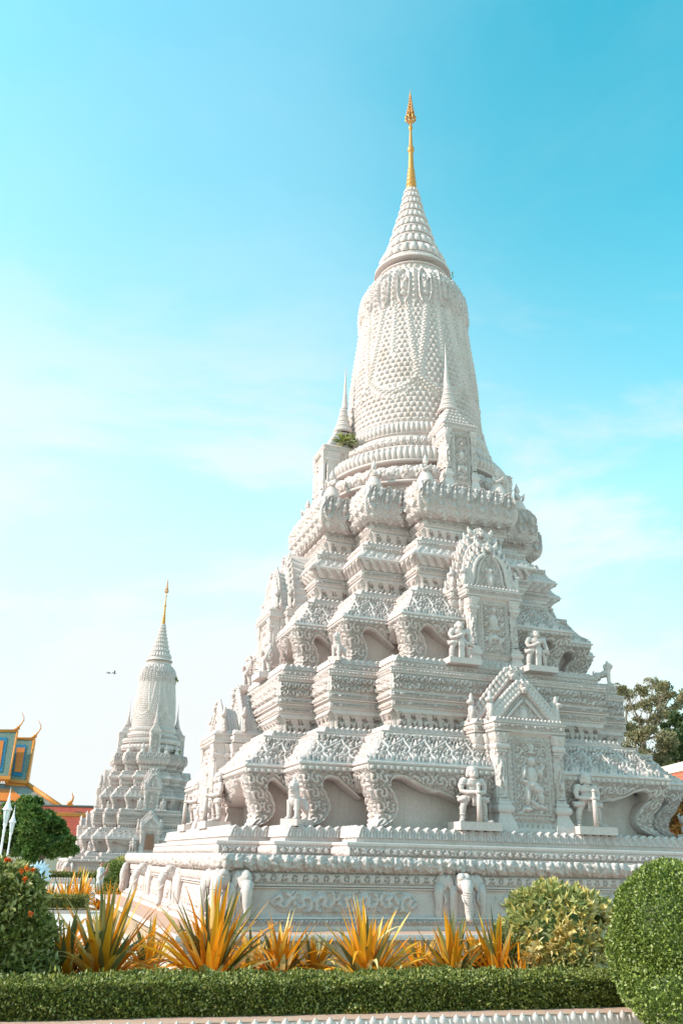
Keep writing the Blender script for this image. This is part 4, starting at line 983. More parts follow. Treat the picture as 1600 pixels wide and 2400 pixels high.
def put(src, loc, rz, label, group, sc=1.0):
    if src.name not in used and src not in (): used.add(src.name); o = src
    else: o = copy_obj(src)
    o.location = loc; o.rotation_euler = (0, 0, rz); w = 1.16 if src in (g0, g1) else 1.0; o.scale = (sc * w, sc * w, sc); o['label'] = label; o['group'] = group
    return o
put(g0, (-1.45, -6.0, 2.55), 0, "sword-holding stone guardian left of the carved door on the big stupa's lowest tier", G1, .97)
put(g0, (1.40, -6.0, 2.55), 0, "sword-holding stone guardian right of the carved door on the big stupa's lowest tier", G1, .97)
put(g0, (-6.0, -1.45, 2.55), -math.pi / 2, "sword-holding guardian in profile on the big stupa's sunlit left side, nearer of two", G1, .97)
put(g0, (-6.0, 1.45, 2.55), -math.pi / 2, "sword-holding guardian in profile on the big stupa's sunlit left side, farther of two", G1, .97)
put(g1, (-1.06, -4.85, 6.28), 0, "squat stone guardian with folded arm left of the big stupa's upper niche", G1, .83)
put(g1, (1.06, -4.85, 6.28), 0, "squat stone guardian with folded arm right of the big stupa's upper niche", G1, .83)
put(g1, (-4.85, -1.06, 6.28), -math.pi / 2, "squat guardian in profile on the big stupa's left edge, upper tier, nearer of two", G1, .83)
put(g1, (-4.85, 1.06, 6.28), -math.pi / 2, "squat guardian in profile on the big stupa's left edge, upper tier, farther of two", G1, .83)
G3 = "lion statues on the big stupa"; q = math.pi / 4
put(li, (-5.06, -5.06, 2.52), -q, "stone lion facing forward between scroll brackets on the big stupa's lowest tier", G3, .84)
put(li, (5.06, -5.06, 2.52), q, "stone lion at the right edge of the photo on the big stupa's lowest tier", G3, .84)
put(li, (-3.78, -3.78, 6.28), -q, "small stone lion facing forward on the big stupa's second terrace", G3, .66)
put(li, (3.78, -3.78, 6.28), q, "stone lion in profile against the sky at the big stupa's right corner", G3, .66)
G4 = "kneeling figures on the big stupa's lotus tier"
for x, y, rz, lb, s in ((-2.34, -2.34, -q, "kneeling praying figure facing forward beside the lowest flower ring, left of the turret niche", .9),
                        (-1.12, -3.22, .35, "kneeling praying figure immediately left of the big stupa's front turret niche", .9),
                        (1.15, -3.22, .45, "kneeling praying figure immediately right of the big stupa's front turret niche", .9),
                        (2.30, -2.40, q, "kneeling figure against the sky on the right corner of the lotus tier", .9),
                        (-3.22, -1.20, -1.3, "kneeling figure in front of the big stupa's left turret", .9),
                        (-3.22, 1.20, -math.pi / 2, "kneeling figure against the sky at the lotus tier's far left edge", .9)):
    put(kn, (x, y, 11.58), rz, lb, G4, s)
# ---------------------------------------------------------------- the distant twin stupa
TS = .80; TW = px(394, 1354, 72.0); TWD = 72.0       # the same design at four fifths of the size
for _ in range(6):
    TWD *= (30.5 * TS - 1.75) / (TW.z - 1.75); TW = px(394, 1354, TWD)
TW = Vector((TW.x, TW.y, 0))
twin = copy_thing(STUPA, TW, 0, "smaller-looking white stupa in the distance left of the big one, brown door", "white stupas", TS)
def tput(src, x, y, z, rz, label, group, sc):
    o = copy_obj(src); o.location = (TW.x + x * TS, TW.y + y * TS, z * TS); o.rotation_euler = (0, 0, rz); o.scale = (sc * TS,) * 3; o['label'] = label; o['group'] = group
tput(g0, -1.45, -6.0, 2.55, 0, "tiny-looking sword guardian left of the distant stupa's brown door", G2, .97)
tput(g0, 1.40, -6.0, 2.55, 0, "tiny-looking sword guardian right of the distant stupa's brown door", G2, .97)
tput(g1, -1.06, -4.85, 6.28, 0, "squat guardian left of the distant stupa's upper niche", G2, .83)
tput(g1, 1.06, -4.85, 6.28, 0, "squat guardian right of the distant stupa's upper niche", G2, .83)
G5 = "lion statues on the distant stupa"
tput(li, -5.06, -5.06, 2.52, -q, "small lion on the distant stupa's lowest tier", G5, .84)
tput(li, -3.78, -3.78, 6.28, -q, "small lion on the distant stupa's second terrace", G5, .66)
tput(li, 3.78, -3.78, 6.28, q, "small lion at the distant stupa's right corner", G5, .66)
G6 = "kneeling figures on the distant stupa"
for x, y, rz, lb in ((-2.34, -2.34, -q, "kneeling figure on the distant stupa's lotus tier, left corner"), (-1.12, -3.22, 0, "kneeling figure just left of the distant stupa's turret niche"),
                     (1.15, -3.22, 0, "kneeling figure just right of the distant stupa's turret niche"), (2.30, -2.40, q, "kneeling figure on the distant stupa's lotus tier, right corner")):
    tput(kn, x, y, 11.58, rz, lb, G6, .9)
tn = [c for c in twin.children if c.name.startswith("niche") and abs(c.rotation_euler.z) < .01 and c.data == low.data][0]
b = MB(); b.box((0, -5.96, 3.42), (.36, .08, .66)); b.box((-.17, -6.045, 3.42), (.14, .006, .58)); b.box((.17, -6.045, 3.42), (.14, .006, .58))
dr = b.build("door", [M_brown], tn); dr['label'] = "brown wooden door in the distant stupa"
# ================================================================ ground, beds, planting
rng = np.random.default_rng(7); random.seed(7)
def slab(name, pts, z0, z1, mat, parent=None, kind=None):
    b = MB(); n = len(pts)
    i = b.verts([(p[0], p[1], z1) for p in pts]); j = b.verts([(p[0], p[1], z0) for p in pts])
    for k in range(1, n - 1): b.tris([[i, i + k, i + k + 1]])
    for k in range(n): b.quads([[j + k, j + (k + 1) % n, i + (k + 1) % n, i + k]])
    o = b.build(name, mat, parent)
    return tag(o, kind=kind)
def pave_mat():
    m, nt, b, _ = mat_new("pale_paving"); N = nt.nodes.new; L = nt.links.new
    tc = N("ShaderNodeTexCoord"); br = N("ShaderNodeTexBrick"); L(tc.outputs['Object'], br.inputs[0]); br.offset = 0
    br.inputs['Color1'].default_value = (.60, .53, .48, 1); br.inputs["Color2"].default_value = (.66, .59, .53, 1); br.inputs['Mortar'].default_value = (.36, .33, .30, 1)
    br.inputs['Scale'].default_value = 1.0; br.inputs['Mortar Size'].default_value = .008; br.inputs['Brick Width'].default_value = .6; br.inputs['Row Height'].default_value = .6
    nz = N("ShaderNodeTexNoise"); L(tc.outputs['Object'], nz.inputs[0]); nz.inputs['Scale'].default_value = .9; nz.inputs['Detail'].default_value = 8
    mr = N("ShaderNodeMapRange"); L(nz.outputs[0], mr.inputs[0]); mr.inputs[3].default_value = .78; mr.inputs[4].default_value = 1.15
    mx = N("ShaderNodeMix"); mx.data_type = 'RGBA'; mx.blend_type = 'MULTIPLY'; mx.inputs[0].default_value = 1; L(br.outputs[0], mx.inputs[6]); L(mr.outputs[0], mx.inputs[7])
    L(mx.outputs[2], b.inputs['Base Color']); b.inputs['Roughness'].default_value = .85; return m
M_pave = pave_mat(); M_soil = simple("dark_soil", (.13, .095, .065), .95, var=.45, scale=5, bump=.8, bscale=18)
b = MB(); b.quad((-1500, -1500, 0), (1500, -1500, 0), (1500, 1500, 0), (-1500, 1500, 0)); tag(b.build("ground", [M_pave]), kind='structure')
# front planter: hedge line found on the coping
HA, HB = Vector((-10.373, -14.04, 0)), Vector((-4.149, -14.376, 0))
he = (HB - HA).normalized(); hn = Vector((-he.y, he.x, 0))                    # along the planter, and away from the camera
def hp(s, d): p = HA + he * s + hn * d; return (p.x, p.y)
slab("planting_bed", [hp(-9, .02), hp(22, .02), hp(22, 5.4), hp(-9, 5.4)], 0, .10, M_soil, kind='structure')
WALLP = tag(empty("planter_wall"), "low white planter wall topped with pink coping and lotus points, at the photo's bottom edge", "wall")
b = MB(); run(b, lambda m: np.stack([np.stack([np.full(np.shape(m), p[0]) , np.full(np.shape(m), p[1])], -1) for p in (hp(-9, -.32), hp(22, -.32), hp(22, .06), hp(-9, .06))], -2), [(0, 0), (0, .372)], mat=P_)
b.build("wall", STONE, WALLP); slab("coping", [hp(-9, -.30), hp(22, -.30), hp(22, .05), hp(-9, .05)], .36, .382, M_pink, WALLP)
b = MB()
for k in range(220):
    s = -9 + 31 * (k + .5) / 220; p = hp(s, -.31)
    if -3.0 < s < 14:
        g_ = .9 + .2 * rng.uniform(); ell(b, (p[0], p[1], .345), (.046, .030, .045 * g_), 10, P_); ell(b, (p[0], p[1], .378), (.018, .016, .026 * g_), 8, P_); q = hp(s + .07, -.32); ell(b, (q[0], q[1], .32), (.02, .022, .045), 8, P_)
lt_ = b.build("lotus_points", STONE, WALLP)

def leaf_mat(name, cols, trans=.25, rough=.5):
    m, nt, b, out = mat_new(name); N = nt.nodes.new; L = nt.links.new
    at = N("ShaderNodeAttribute"); at.attribute_name = 'rnd'
    cr = N("ShaderNodeValToRGB"); L(at.outputs['Fac'], cr.inputs[0]); e = cr.color_ramp.elements
    while len(e) < len(cols): e.new(.5)
    for k, (p, c) in enumerate(cols): e[k].position = p; e[k].color = (*c, 1)
    L(cr.outputs[0], b.inputs['Base Color']); b.inputs['Roughness'].default_value = rough; b.inputs['Specular IOR Level'].default_value = .35
    tr = N("ShaderNodeBsdfTranslucent"); L(cr.outputs[0], tr.inputs[0]); ms = N("ShaderNodeMixShader"); ms.inputs[0].default_value = trans
    L(b.outputs[0], ms.inputs[1]); L(tr.outputs[0], ms.inputs[2]); L(ms.outputs[0], out.inputs[0]); return m
def unit(n): v = rng.normal(size=(n, 3)); return v / np.linalg.norm(v, axis=1)[:, None]
def nrm(v): return v / (np.linalg.norm(v, axis=1)[:, None] + 1e-9)
def leaves(b, R, P, Nv, size, asp=.5, out=.55, rnd=None):
    """scatters folded leaf blades; R collects the per-vertex colour seed"""
    n = len(P); t = nrm(Nv * out + unit(n) * .8); w = nrm(np.cross(t, unit(n))); c = np.cross(t, w)
    s = (size * rng.uniform(.65, 1.3, n))[:, None]
    V = np.stack([P, P + t * s * .45 + w * s * asp * .5 + c * s * .10, P + t * s, P + t * s * .45 - w * s * asp * .5 + c * s * .10], 1)
    i = b.verts(V.reshape(-1, 3)); q = i + np.arange(n * 4).reshape(n, 4)
    b.tris(np.concatenate([q[:, [0, 1, 2]], q[:, [0, 2, 3]]]))
    r = rng.uniform(0, 1, n) if rnd is None else rnd
    R.append(np.repeat(r, 4))
def lump(P, f=1.0, seed=0):
    """smooth 3-D wobble in -1..1"""
    g = np.random.default_rng(seed); o = 0
    for k in range(5):
        d = g.normal(size=3); d /= np.linalg.norm(d); o = o + np.sin(P @ d * f * (1 + .6 * k) + g.uniform(0, 6))
    return o / 3
def core(b, R, c, r, v=.15, n=20):
    ell(b, c, r, n); R.append(np.full(n * max(6, n // 2 + 1), v))
def foliage(b, R, c, r, n, size, asp=.5, bump=.08, seed=0, depth=.10, corek=.9, zmin=None, **k):
    d = unit(n); c = np.array(c); r = np.array(r)
    rad = 1 + bump * lump(d * 3.0, 1.6, seed) - rng.uniform(0, 1, n) ** 2 * depth
    P = c + d * r * rad[:, None]; keep = np.ones(n, bool) if zmin is None else P[:, 2] > zmin
    if corek: core(b, R, tuple(c), tuple(r * corek))
    leaves(b, R, P[keep], nrm(d / r)[keep], size, asp, **k)
G_hedge = leaf_mat("box_hedge_leaf", [(0, (.04, .052, .007)), (.4, (.135, .15, .02)), (.72, (.29, .29, .055)), (.92, (.40, .39, .14)), (1, (.55, .50, .25))])
G_topi = leaf_mat("topiary_leaf", [(0, (.04, .065, .008)), (.45, (.135, .18, .02)), (.75, (.29, .335, .06)), (.93, (.42, .45, .17)), (1, (.56, .54, .28))])
G_shrub = leaf_mat("shrub_leaf", [(0, (.06, .078, .012)), (.4, (.19, .205, .036)), (.7, (.36, .345, .10)), (1, (.52, .46, .22))])
G_crot = leaf_mat("croton_leaf", [(0, (.10, .14, .03)), (.3, (.25, .28, .08)), (.55, (.48, .44, .17)), (.78, (.68, .46, .11)), (1, (.78, .64, .34))])
G_tree = leaf_mat("tree_leaf", [(0, (.04, .085, .012)), (.45, (.10, .17, .028)), (.8, (.22, .28, .07)), (1, (.40, .42, .17))])
G_dry = leaf_mat("dry_tree_leaf", [(0, (.09, .085, .03)), (.45, (.21, .185, .08)), (.8, (.36, .29, .16)), (1, (.48, .38, .24))])
G_dark = leaf_mat("dark_tree_leaf", [(0, (.022, .045, .014)), (.5, (.055, .09, .025)), (1, (.13, .15, .05))])
G_flow = leaf_mat("orange_petal", [(0, (.55, .06, .01)), (.6, (.75, .13, .02)), (1, (.80, .30, .05))], .3)
G_flbush = leaf_mat("flowering_bush_leaf", [(0, (.06, .05, .02)), (.25, (.18, .12, .035)), (.45, (.50, .22, .04)), (.75, (.70, .15, .03)), (1, (.78, .50, .16))])
G_strap = leaf_mat("orange_strap_leaf", [(0, (.12, .13, .045)), (.22, (.26, .22, .07)), (.34, (.62, .20, .014)), (.62, (.84, .31, .016)), (.85, (.88, .45, .03)), (1, (.90, .70, .32))], .35, .45)
M_bark = simple("bark", (.20, .155, .115), .9, var=.35, scale=8, bump=.6, bscale=20)
def finish(b, R, name, mat, parent=None):
    return b.build(name, [mat], parent, attr=np.concatenate(R))
def hedge(name, A, e, nrml, length, depth, z0, z1, dens, size, mat):
    b = MB(); R = []
    h = z1 - z0
    def sheet(n, f): leaves(b, R, *f(n), size, .6, out=.5)
    def rnd(n): return rng.uniform(0, 1, (n, 1))
    E, Nn, Z = np.array(e), np.array(nrml), np.array((0, 0, 1.0)); A = np.array((A[0], A[1], 0))
    def wob(P): return (.025 * lump(P, 6.0, 3) + .02 * lump(P, 17.0, 5))[:, None]
    def front(n):
        P = A + E * rnd(n) * length + Z * (z0 + rnd(n) * h); return P - Nn * (wob(P) - rnd(n) * .035), np.tile(-Nn, (n, 1))
    def back(n):
        P = A + E * rnd(n) * length + Z * (z0 + rnd(n) * h) + Nn * depth; return P, np.tile(Nn, (n, 1))
    def top(n):
        P = A + E * rnd(n) * length + Nn * rnd(n) * depth + Z * z1; return P + Z * (wob(P) - rnd(n) * .035), np.tile(Z, (n, 1))
    def end(n, s):
        P = A + E * (length if s > 0 else 0) + Nn * rnd(n) * depth + Z * (z0 + rnd(n) * h); return P, np.tile(E * s, (n, 1))
    c = A + E * length / 2 + Nn * depth / 2 + Z * (z0 + z1) / 2
    rot = Matrix((tuple(E), tuple(Nn), (0, 0, 1))).transposed()
    b.box(c, (length / 2 - .09, depth / 2 - .09, h / 2 - .08), rot=rot); R.append(np.full(8, .12))
    sheet(int(dens * length * h), front); sheet(int(dens * .4 * length * h), back); sheet(int(dens * length * depth), top)
    sheet(int(dens * depth * h), lambda n: end(n, 1)); sheet(int(dens * depth * h), lambda n: end(n, -1))
    n = int(26 * length); P = A + E * rnd(n) * length + Nn * rnd(n) * depth + Z * (z1 + rng.uniform(.0, .06, (n, 1))); leaves(b, R, P, np.tile(Z, (n, 1)), size * 1.5, .5, out=1.2)
    n = int(10 * length); P = A + E * rnd(n) * length - Nn * rng.uniform(.01, .05, (n, 1)) + Z * (z0 + rnd(n) * h); leaves(b, R, P, np.tile(Z * .6 - Nn, (n, 1)), size * 1.5, .5, out=1.0)
    return finish(b, R, name, mat)
HS = -1.6
o = hedge("box_hedge", hp(HS, 0), he, hn, 11.0, .75, .30, .665, 7600, .034, G_hedge)
tag(o, "long clipped green box hedge on the planter, along the photo's bottom", "hedge", "clipped hedges")
# big rounded topiary at the right
tp = px(1597, 2200, 10.25); b = MB(); R = []
foliage(b, R, (tp.x + .02, tp.y, 1.14), (.70, .64, .70), 26000, .034, .6, .05, 2, .08, .88, zmin=.36)
q = px(1514, 2235, 10.15); foliage(b, R, (q.x + .06, q.y, .98), (.42, .42, .52), 11000, .034, .6, .05, 4, .08, .86, zmin=.36)
foliage(b, R, (tp.x - .1, tp.y - .05, .68), (.62, .6, .40), 12000, .034, .6, .05, 6, .08, .86, zmin=.36)
tag(finish(b, R, "topiary_bush", G_topi), "big dense round clipped green bush at the photo's right edge", "bush")
# croton with yellow leaf rosettes
cp = px(1312, 2190, 12.3); b = MB(); R = []
core(b, R, (cp.x, cp.y, .84), (.46, .42, .42), .2)
n = 1050; d = unit(n)
ctr = np.array([cp.x, cp.y, .86]) + d * np.array([.78, .70, .66]) * (1 + .06 * lump(d * 3, 2, 9)[:, None]) * rng.uniform(.86, 1.02, (n, 1))
yel = sstep(lump(ctr, 3.2, 21) + .9 * (d @ np.array([.25, -.7, .1])), .15, 1.0)
for k in range(9):
    a = unit(n) * .8 + d * .75
    leaves(b, R, ctr, nrm(a), .108, .42, out=1.6, rnd=np.clip(rng.normal(.44, .15, n) + yel * rng.uniform(.25, .7, n), 0, 1))
o = finish(b, R, "croton_bush", G_crot); tag(o, "rounded croton bush with green and yellow leaves behind the hedge", "bush")
# shrub with orange flowers at the left
sp = px(-32, 2145, 10.6); b = MB(); R = []
core(b, R, (sp.x, sp.y, .85), (.36, .32, .5), .12)
for k, (dx, dz, r) in enumerate(((-.15, .72, .55), (.20, .82, .50), (.32, 1.02, .34), (.05, 1.22, .50), (-.35, 1.1, .5), (.38, .62, .36), (.16, .45, .5), (-.3, .55, .5), (.24, 1.35, .30), (-.1, 1.42, .3))):
    foliage(b, R, (sp.x + dx, sp.y + .1 * math.sin(k * 2.1), dz), (r, r, r * .86), 3000, .075, .5, .16, 30 + k, .25, 0, zmin=.1)
sh = tag(finish(b, R, "flowering_shrub", G_shrub), "tall loose green shrub dotted with orange flowers at the photo's left edge", "bush")
for (x, y) in ((14, 2016), (22, 2018), (49, 2041), (63, 2036), (75, 2041), (57, 2062), (70, 2143)):
    c = px(x, y, 10.02 + .1 * (y > 2050)); b = MB(); R = []; m = 18
    leaves(b, R, np.tile(np.array(c), (m, 1)) + unit(m) * .008, np.tile(np.array([.25, -.85, .3]), (m, 1)), .034, .8, out=.55)
    fl = finish(b, R, "flower", G_flow, sh)

def strap_plant(seed, nl, L, spread, gold=.5):
    g = np.random.default_rng(seed); b = MB(); R = []
    for k in range(nl):
        u = (k + .5) / nl; az = k * 2.39996 + g.uniform(-.3, .3); el = math.radians(87 - 84 * u * spread + g.uniform(-9, 9)); ln = L * g.uniform(.62, 1.12) * (1 - .10 * u * u)
        w = g.uniform(.032, .052); n = 9; t = np.linspace(0, 1, n)
        droop = g.uniform(.05, .9) * (.25 + .75 * u) + (1.3 if g.uniform() < .16 else 0)
        ang = el - droop * t ** 1.7 * 1.25; ds = ln / (n - 1)
        hx = np.r_[0, np.cumsum(np.cos(ang[:-1]) * ds)]; hz = np.r_[0, np.cumsum(np.sin(ang[:-1]) * ds)]
        ca, sa = math.cos(az), math.sin(az); tw = g.uniform(-.6, .6) * t
        ctr = np.stack([ca * (hx + .03), sa * (hx + .03), hz + .02 + .10 * (1 - u)], -1)
        wid = w * np.clip(np.minimum(t / .12 + .55, 1) * (1 - t ** 2.6), .02, 1)
        side = np.array([-sa, ca, 0])[None] * np.cos(tw)[:, None] + np.stack([-np.sin(ang) * ca, -np.sin(ang) * sa, np.cos(ang)], -1) * np.sin(tw)[:, None]
        up = np.stack([-np.sin(ang) * ca, -np.sin(ang) * sa, np.cos(ang)], -1)
        P = np.stack([ctr - side * wid[:, None] + up * wid[:, None] * .35, ctr, ctr + side * wid[:, None] + up * wid[:, None] * .35], 0)
        b.grid(P)
        green = g.uniform() > gold + .25 * u
        base = g.uniform(.0, .24) if green else g.uniform(.40, .98)
        R.append(np.tile(np.clip(base + (0.0 if green else .10) * t - .05, 0, 1), 3))
    return b, R
SG = "orange strap-leaved plants in the near bed"
near = [(238, 10.95, 1.10, 1.0, 58, "orange spiky-leaved plant in the near bed, leftmost, below the ledge corner"), (492, 11.0, 1.16, .95, 60, "tall orange spiky-leaved plant in front of the plinth's carved corner"),
        (655, 11.7, .80, .8, 34, "small orange-green spiky plant between two larger orange ones"), (858, 11.0, 1.0, 1.1, 62, "wide orange spiky-leaved plant under the long carved cartouche"),
        (1062, 11.6, .86, .95, 46, "orange spiky-leaved plant below the carved elephant head"), (1166, 11.7, .88, .85, 44, "orange spiky-leaved plant touching the croton bush"),
        (590, 11.9, .6, 1.0, 26, "low orange plant tucked behind the two leftmost big ones"), (735, 11.9, .62, 1.1, 28, "low drooping orange plant left of the widest one"), (985, 12.0, .6, 1.0, 24, "low orange plant right of the widest one"),
        (345, 11.7, .72, 1.1, 34, "orange plant between the two leftmost big ones"), (152, 11.0, .85, 1.15, 36, "orange plant against the flowering shrub, leftmost in the near bed"), (1115, 12.1, .66, 1.0, 26, "small orange plant between the two plants nearest the croton bush"), (1215, 11.5, .55, 1.1, 22, "low orange plant half under the croton bush")]
for k, (x, D, L, sp_, nl, lb) in enumerate(near):
    p = px(x, 2280, D); b, R = strap_plant(100 + k, int(nl * 2.6), L * .93, sp_, .66 + .08 * math.sin(k))
    o = finish(b, R, "strap_leaf_plant", G_strap); o.location = (p.x, p.y, .30); tag(o, lb, "plant", SG)
# ground cover between them
b = MB(); R = []; n = 5200
s = rng.uniform(-3, 9, n); d = rng.uniform(1.4, 3.4, n); P = np.array([hp(a, c) for a, c in zip(s, d)]); P = np.c_[P, .10 + rng.uniform(0, .16, n)]
leaves(b, R, P, np.tile([0, 0, 1.0], (n, 1)), .07, .5, rnd=rng.uniform(.1, .75, n)); tag(finish(b, R, "ground_cover", G_shrub), kind='stuff')
# ---- middle distance on the left
o = hedge("box_hedge", (-16, 8.2), Vector((1, 0.01, 0)).normalized(), Vector((-.01, 1, 0)).normalized(), 8.0, .7, .08, .50, 1700, .05, G_hedge); tag(o, "short dark clipped hedge beside the far end of the pink ledge", "hedge", "clipped hedges")
slab("kerb", [(-16, 8.0), (-7.95, 8.08), (-7.95, 9.2), (-16, 9.1)], 0, .09, M_plain, kind='structure')
MG = "orange plants in the middle distance"; pv = []
for k in range(3):
    b, R = strap_plant(300 + k, 60, 1.0, 1.15, .75); pv.append(finish(b, R, "strap_leaf_plant", G_strap))
mid = [(-10.9, 10.6), (-10.1, 11.4), (-9.4, 10.4), (-9.0, 11.8), (-8.6, 10.2), (-8.1, 11.1), (-7.5, 10.3), (-6.9, 11.6), (-6.5, 10.4), (-11.8, 11.5), (-8.9, 14.5), (-7.7, 13.8)]
for k, (x, y) in enumerate(mid):
    o = pv[k] if k < 3 else copy_obj(pv[k % 3]); o.location = (x, y, 0); o.rotation_euler = (0, 0, k * 1.3); s_ = .95 + .25 * math.sin(k * 1.7); o.scale = (s_,) * 3
    tag(o, "orange strap-leaved plant among a cluster behind the ledge's far end", "plant", MG)
FG = "orange plants at the distant stupa's foot"
for k in range(16):
    o = copy_obj(pv[k % 3]); o.location = (-14.5 + k * 1.05, 41.85 + .25 * math.sin(k * 2.3), 0); o.rotation_euler = (0, 0, k); o.scale = (.95,) * 3; tag(o, "orange strap-leaved plant in a row at the distant stupa's foot", "plant", FG)
fw = tag(empty("planter_wall"), "far low white wall with lotus points before the distant stupa", "wall")
b = MB(); run(b, loop_rect(-9, 39.6, 9, .2), [(0, 0), (0, .24)], mat=P_); run(b, loop_rect(-9, 39.6, 9, .2), [(0, .24), (.03, .25), (.03, .28), (-.3, .285)], mat=K_); b.build("wall", STONE, fw)
b = MB()
for k in range(110): ell(b, (-17.9 + k * .165, 39.38, .30), (.065, .04, .07), 8, P_)
b.build("lotus_points", STONE, fw)
o = hedge("box_hedge", (-17, 40.6), Vector((1, 0, 0)), Vector((0, 1, 0)), 14.5, .8, .1, .62, 700, .08, G_hedge); tag(o, "far dark clipped hedge behind the lotus-point wall, by the walking person", "hedge", "clipped hedges")
b = MB(); R = []; p = px(272, 2042, 37); foliage(b, R, (p.x, p.y, .78), (.72, .7, .78), 9000, .06, .6, .04, 5, .07, .93, zmin=.0)
tag(finish(b, R, "topiary_bush", G_topi), "small round clipped green bush beside the walking person", "bush")
b = MB(); R = []; p = px(292, 2034, 42); foliage(b, R, (p.x, p.y, .95), (.8, .7, .75), 5000, .09, .5, .1, 8, .1, .9, zmin=.0, rnd=np.clip(rng.normal(.62, .2, 5000), 0, 1)[:5000] if False else None)
tag(finish(b, R, "croton_bush", G_crot), "yellow croton bush half hidden behind the small round bush", "bush")

# ---------------------------------------------------------------- trees
def limb(b, p0, p1, r0, r1, sag=.12, n=6, seg=6):
    p0, p1 = Vector(p0), Vector(p1); L = (p1 - p0).length; q = Vector(rng.normal(size=3)) * L * sag
    pts = [p0.lerp(p1, t) + q * math.sin(math.pi * t) * (1 - .3 * t) for t in np.linspace(0, 1, seg)]
    b.tube(pts, list(np.linspace(r0, r1, seg)), n, cap=False)
def tree(name, base, clumps, trunk_r, fork, leaf, per, mat, label, group=None, flat=.75, corek=0.0, twigs=2, asp=.5):
    """clumps: [(x, y, z, r)]; every clump hangs on its own limb"""
    root = empty(name, tuple(base), 0, label, "tree", group); base = np.array(base, float)
    tb = MB(); C = np.array(clumps, float); C[:, :3] -= base
    fk = np.array(fork, float) - base
    tb.tube([(0, 0, -.1), (fk[0] * .3, fk[1] * .3, fk[2] * .35), (fk[0] * .7, fk[1] * .7, fk[2] * .7), tuple(fk)], [trunk_r * 1.25, trunk_r, trunk_r * .85, trunk_r * .7], 12)
    for c in C:
        j = fk + (c[:3] - fk) * .0 + np.array([0, 0, rng.uniform(0, .25) * max(c[2] - fk[2], 0)])
        m = (j + c[:3]) / 2 + rng.normal(size=3) * .1 * c[3]
        limb(tb, j, c[:3], trunk_r * .34, trunk_r * .07)
        for _ in range(twigs): limb(tb, m + (c[:3] - m) * rng.uniform(0, .7), c[:3] + rng.normal(size=3) * c[3] * .5, trunk_r * .1, trunk_r * .03, n=5, seg=4)
    tb.build("trunk", [M_bark], root)
    b = MB(); R = []
    for k, c in enumerate(C):
        n = int(per * (c[3] / C[:, 3].mean()) ** 2); ns = max(3, int(7 * c[3] / C[:, 3].mean()))
        sc = c[:3] + nrm(rng.normal(size=(ns, 3))) * c[3] * rng.uniform(.35, .8, (ns, 1)) * np.array([1, 1, flat])
        if corek: core(b, R, tuple(c[:3]), tuple(c[3] * corek * np.array([1, 1, flat])), .12, 12)
        for q in sc:
            m = n // ns; d = unit(m); d[:, 2] = d[:, 2] * .8 + .1; P = q + d * np.array([1, 1, flat]) * c[3] * .46 * rng.uniform(.55, 1.05, (m, 1)); 
            leaves(b, R, P, nrm(d + [0, 0, .3]), leaf, asp, rnd=np.clip(rng.normal(.45, .25, m) + .15 * lump(q[None], 1.5, 3), 0, 1))
    finish(b, R, "crown", mat, root); return root
def pc(lst, D, J):                                # clump centres read off the photograph, at their own depth
    o = []
    for k, (x, y, r) in enumerate(lst):
        d = D + J * math.sin(k * 2.4 + 1); p = px(x, y, d); o.append((p.x, p.y, p.z, r * d / 2001.6))
    return o
L1 = pc([(35, 1912, 32), (72, 1896, 30), (98, 1926, 28), (20, 1930, 40), (65, 1930, 40), (108, 1946, 34), (138, 1958, 24), (158, 1976, 20), (30, 1970, 40), (80, 1970, 42), (122, 1978, 36), (156, 1988, 22), (60, 2000, 30), (110, 1995, 30), (-20, 1940, 40), (-30, 1980, 40), (66, 1884, 20), (140, 1995, 24), (8, 1990, 30)], 46, 1.6)
p = px(92, 2040, 46); tree("broadleaf_tree", (p.x, p.y, 0), L1, .19, (p.x, p.y, 1.5), .17, 3200, G_tree, "dense round dark green tree behind the lamp posts", "trees round the garden", .8, .42, 1, .6)
R1 = pc([(1470, 1632, 26), (1455, 1612, 16), (1500, 1622, 22), (1530, 1606, 26), (1556, 1612, 22), (1545, 1640, 30), (1572, 1630, 18), (1510, 1655, 22), (1480, 1660, 18), (1560, 1668, 26), (1535, 1684, 22), (1578, 1655, 14), (1450, 1640, 14), (1575, 1690, 18), (1500, 1690, 16)], 56, 2.2)
R1 = [(x, y, z, r * .86) for x, y, z, r in R1]; p = px(1510, 2040, 56); f = px(1508, 1740, 56); tree("airy_tree", (p.x, p.y, 0), R1, .22, (f.x, f.y, f.z), .15, 560, G_dry, "tall airy tree with brownish leaves and sky gaps, right of the stupa", "trees round the garden", .8, 0, 4, .5)
R2 = pc([(1470, 1712, 34), (1500, 1742, 34), (1450, 1750, 30), (1535, 1770, 34), (1490, 1785, 30), (1560, 1740, 34), (1560, 1800, 30), (1525, 1720, 22), (1440, 1720, 24), (1470, 1800, 30), (1430, 1780, 30), (1520, 1810, 30)], 50, 1.6)
p = px(1490, 2040, 50); f = px(1492, 1830, 50); tree("olive_tree", (p.x, p.y, 0), R2, .2, (f.x, f.y, f.z), .16, 1000, G_dry, "brownish olive tree crown just right of the stupa's second terrace", "trees round the garden", .8, .0, 3, .5)
R3 = pc([(1600, 1700, 34), (1590, 1735, 32), (1620, 1760, 44), (1582, 1770, 34), (1610, 1800, 40), (1640, 1720, 40), (1560, 1712, 18), (1660, 1780, 40), (1575, 1800, 26), (1545, 1795, 26)], 53, 1.6)
p = px(1612, 2040, 53); f = px(1612, 1840, 53); tree("evergreen_tree", (p.x, p.y, 0), R3, .24, (f.x, f.y, f.z), .17, 2000, G_dark, "dark green leafy tree at the photo's right edge above the red roof", "trees round the garden", .8, .5, 2, .55)
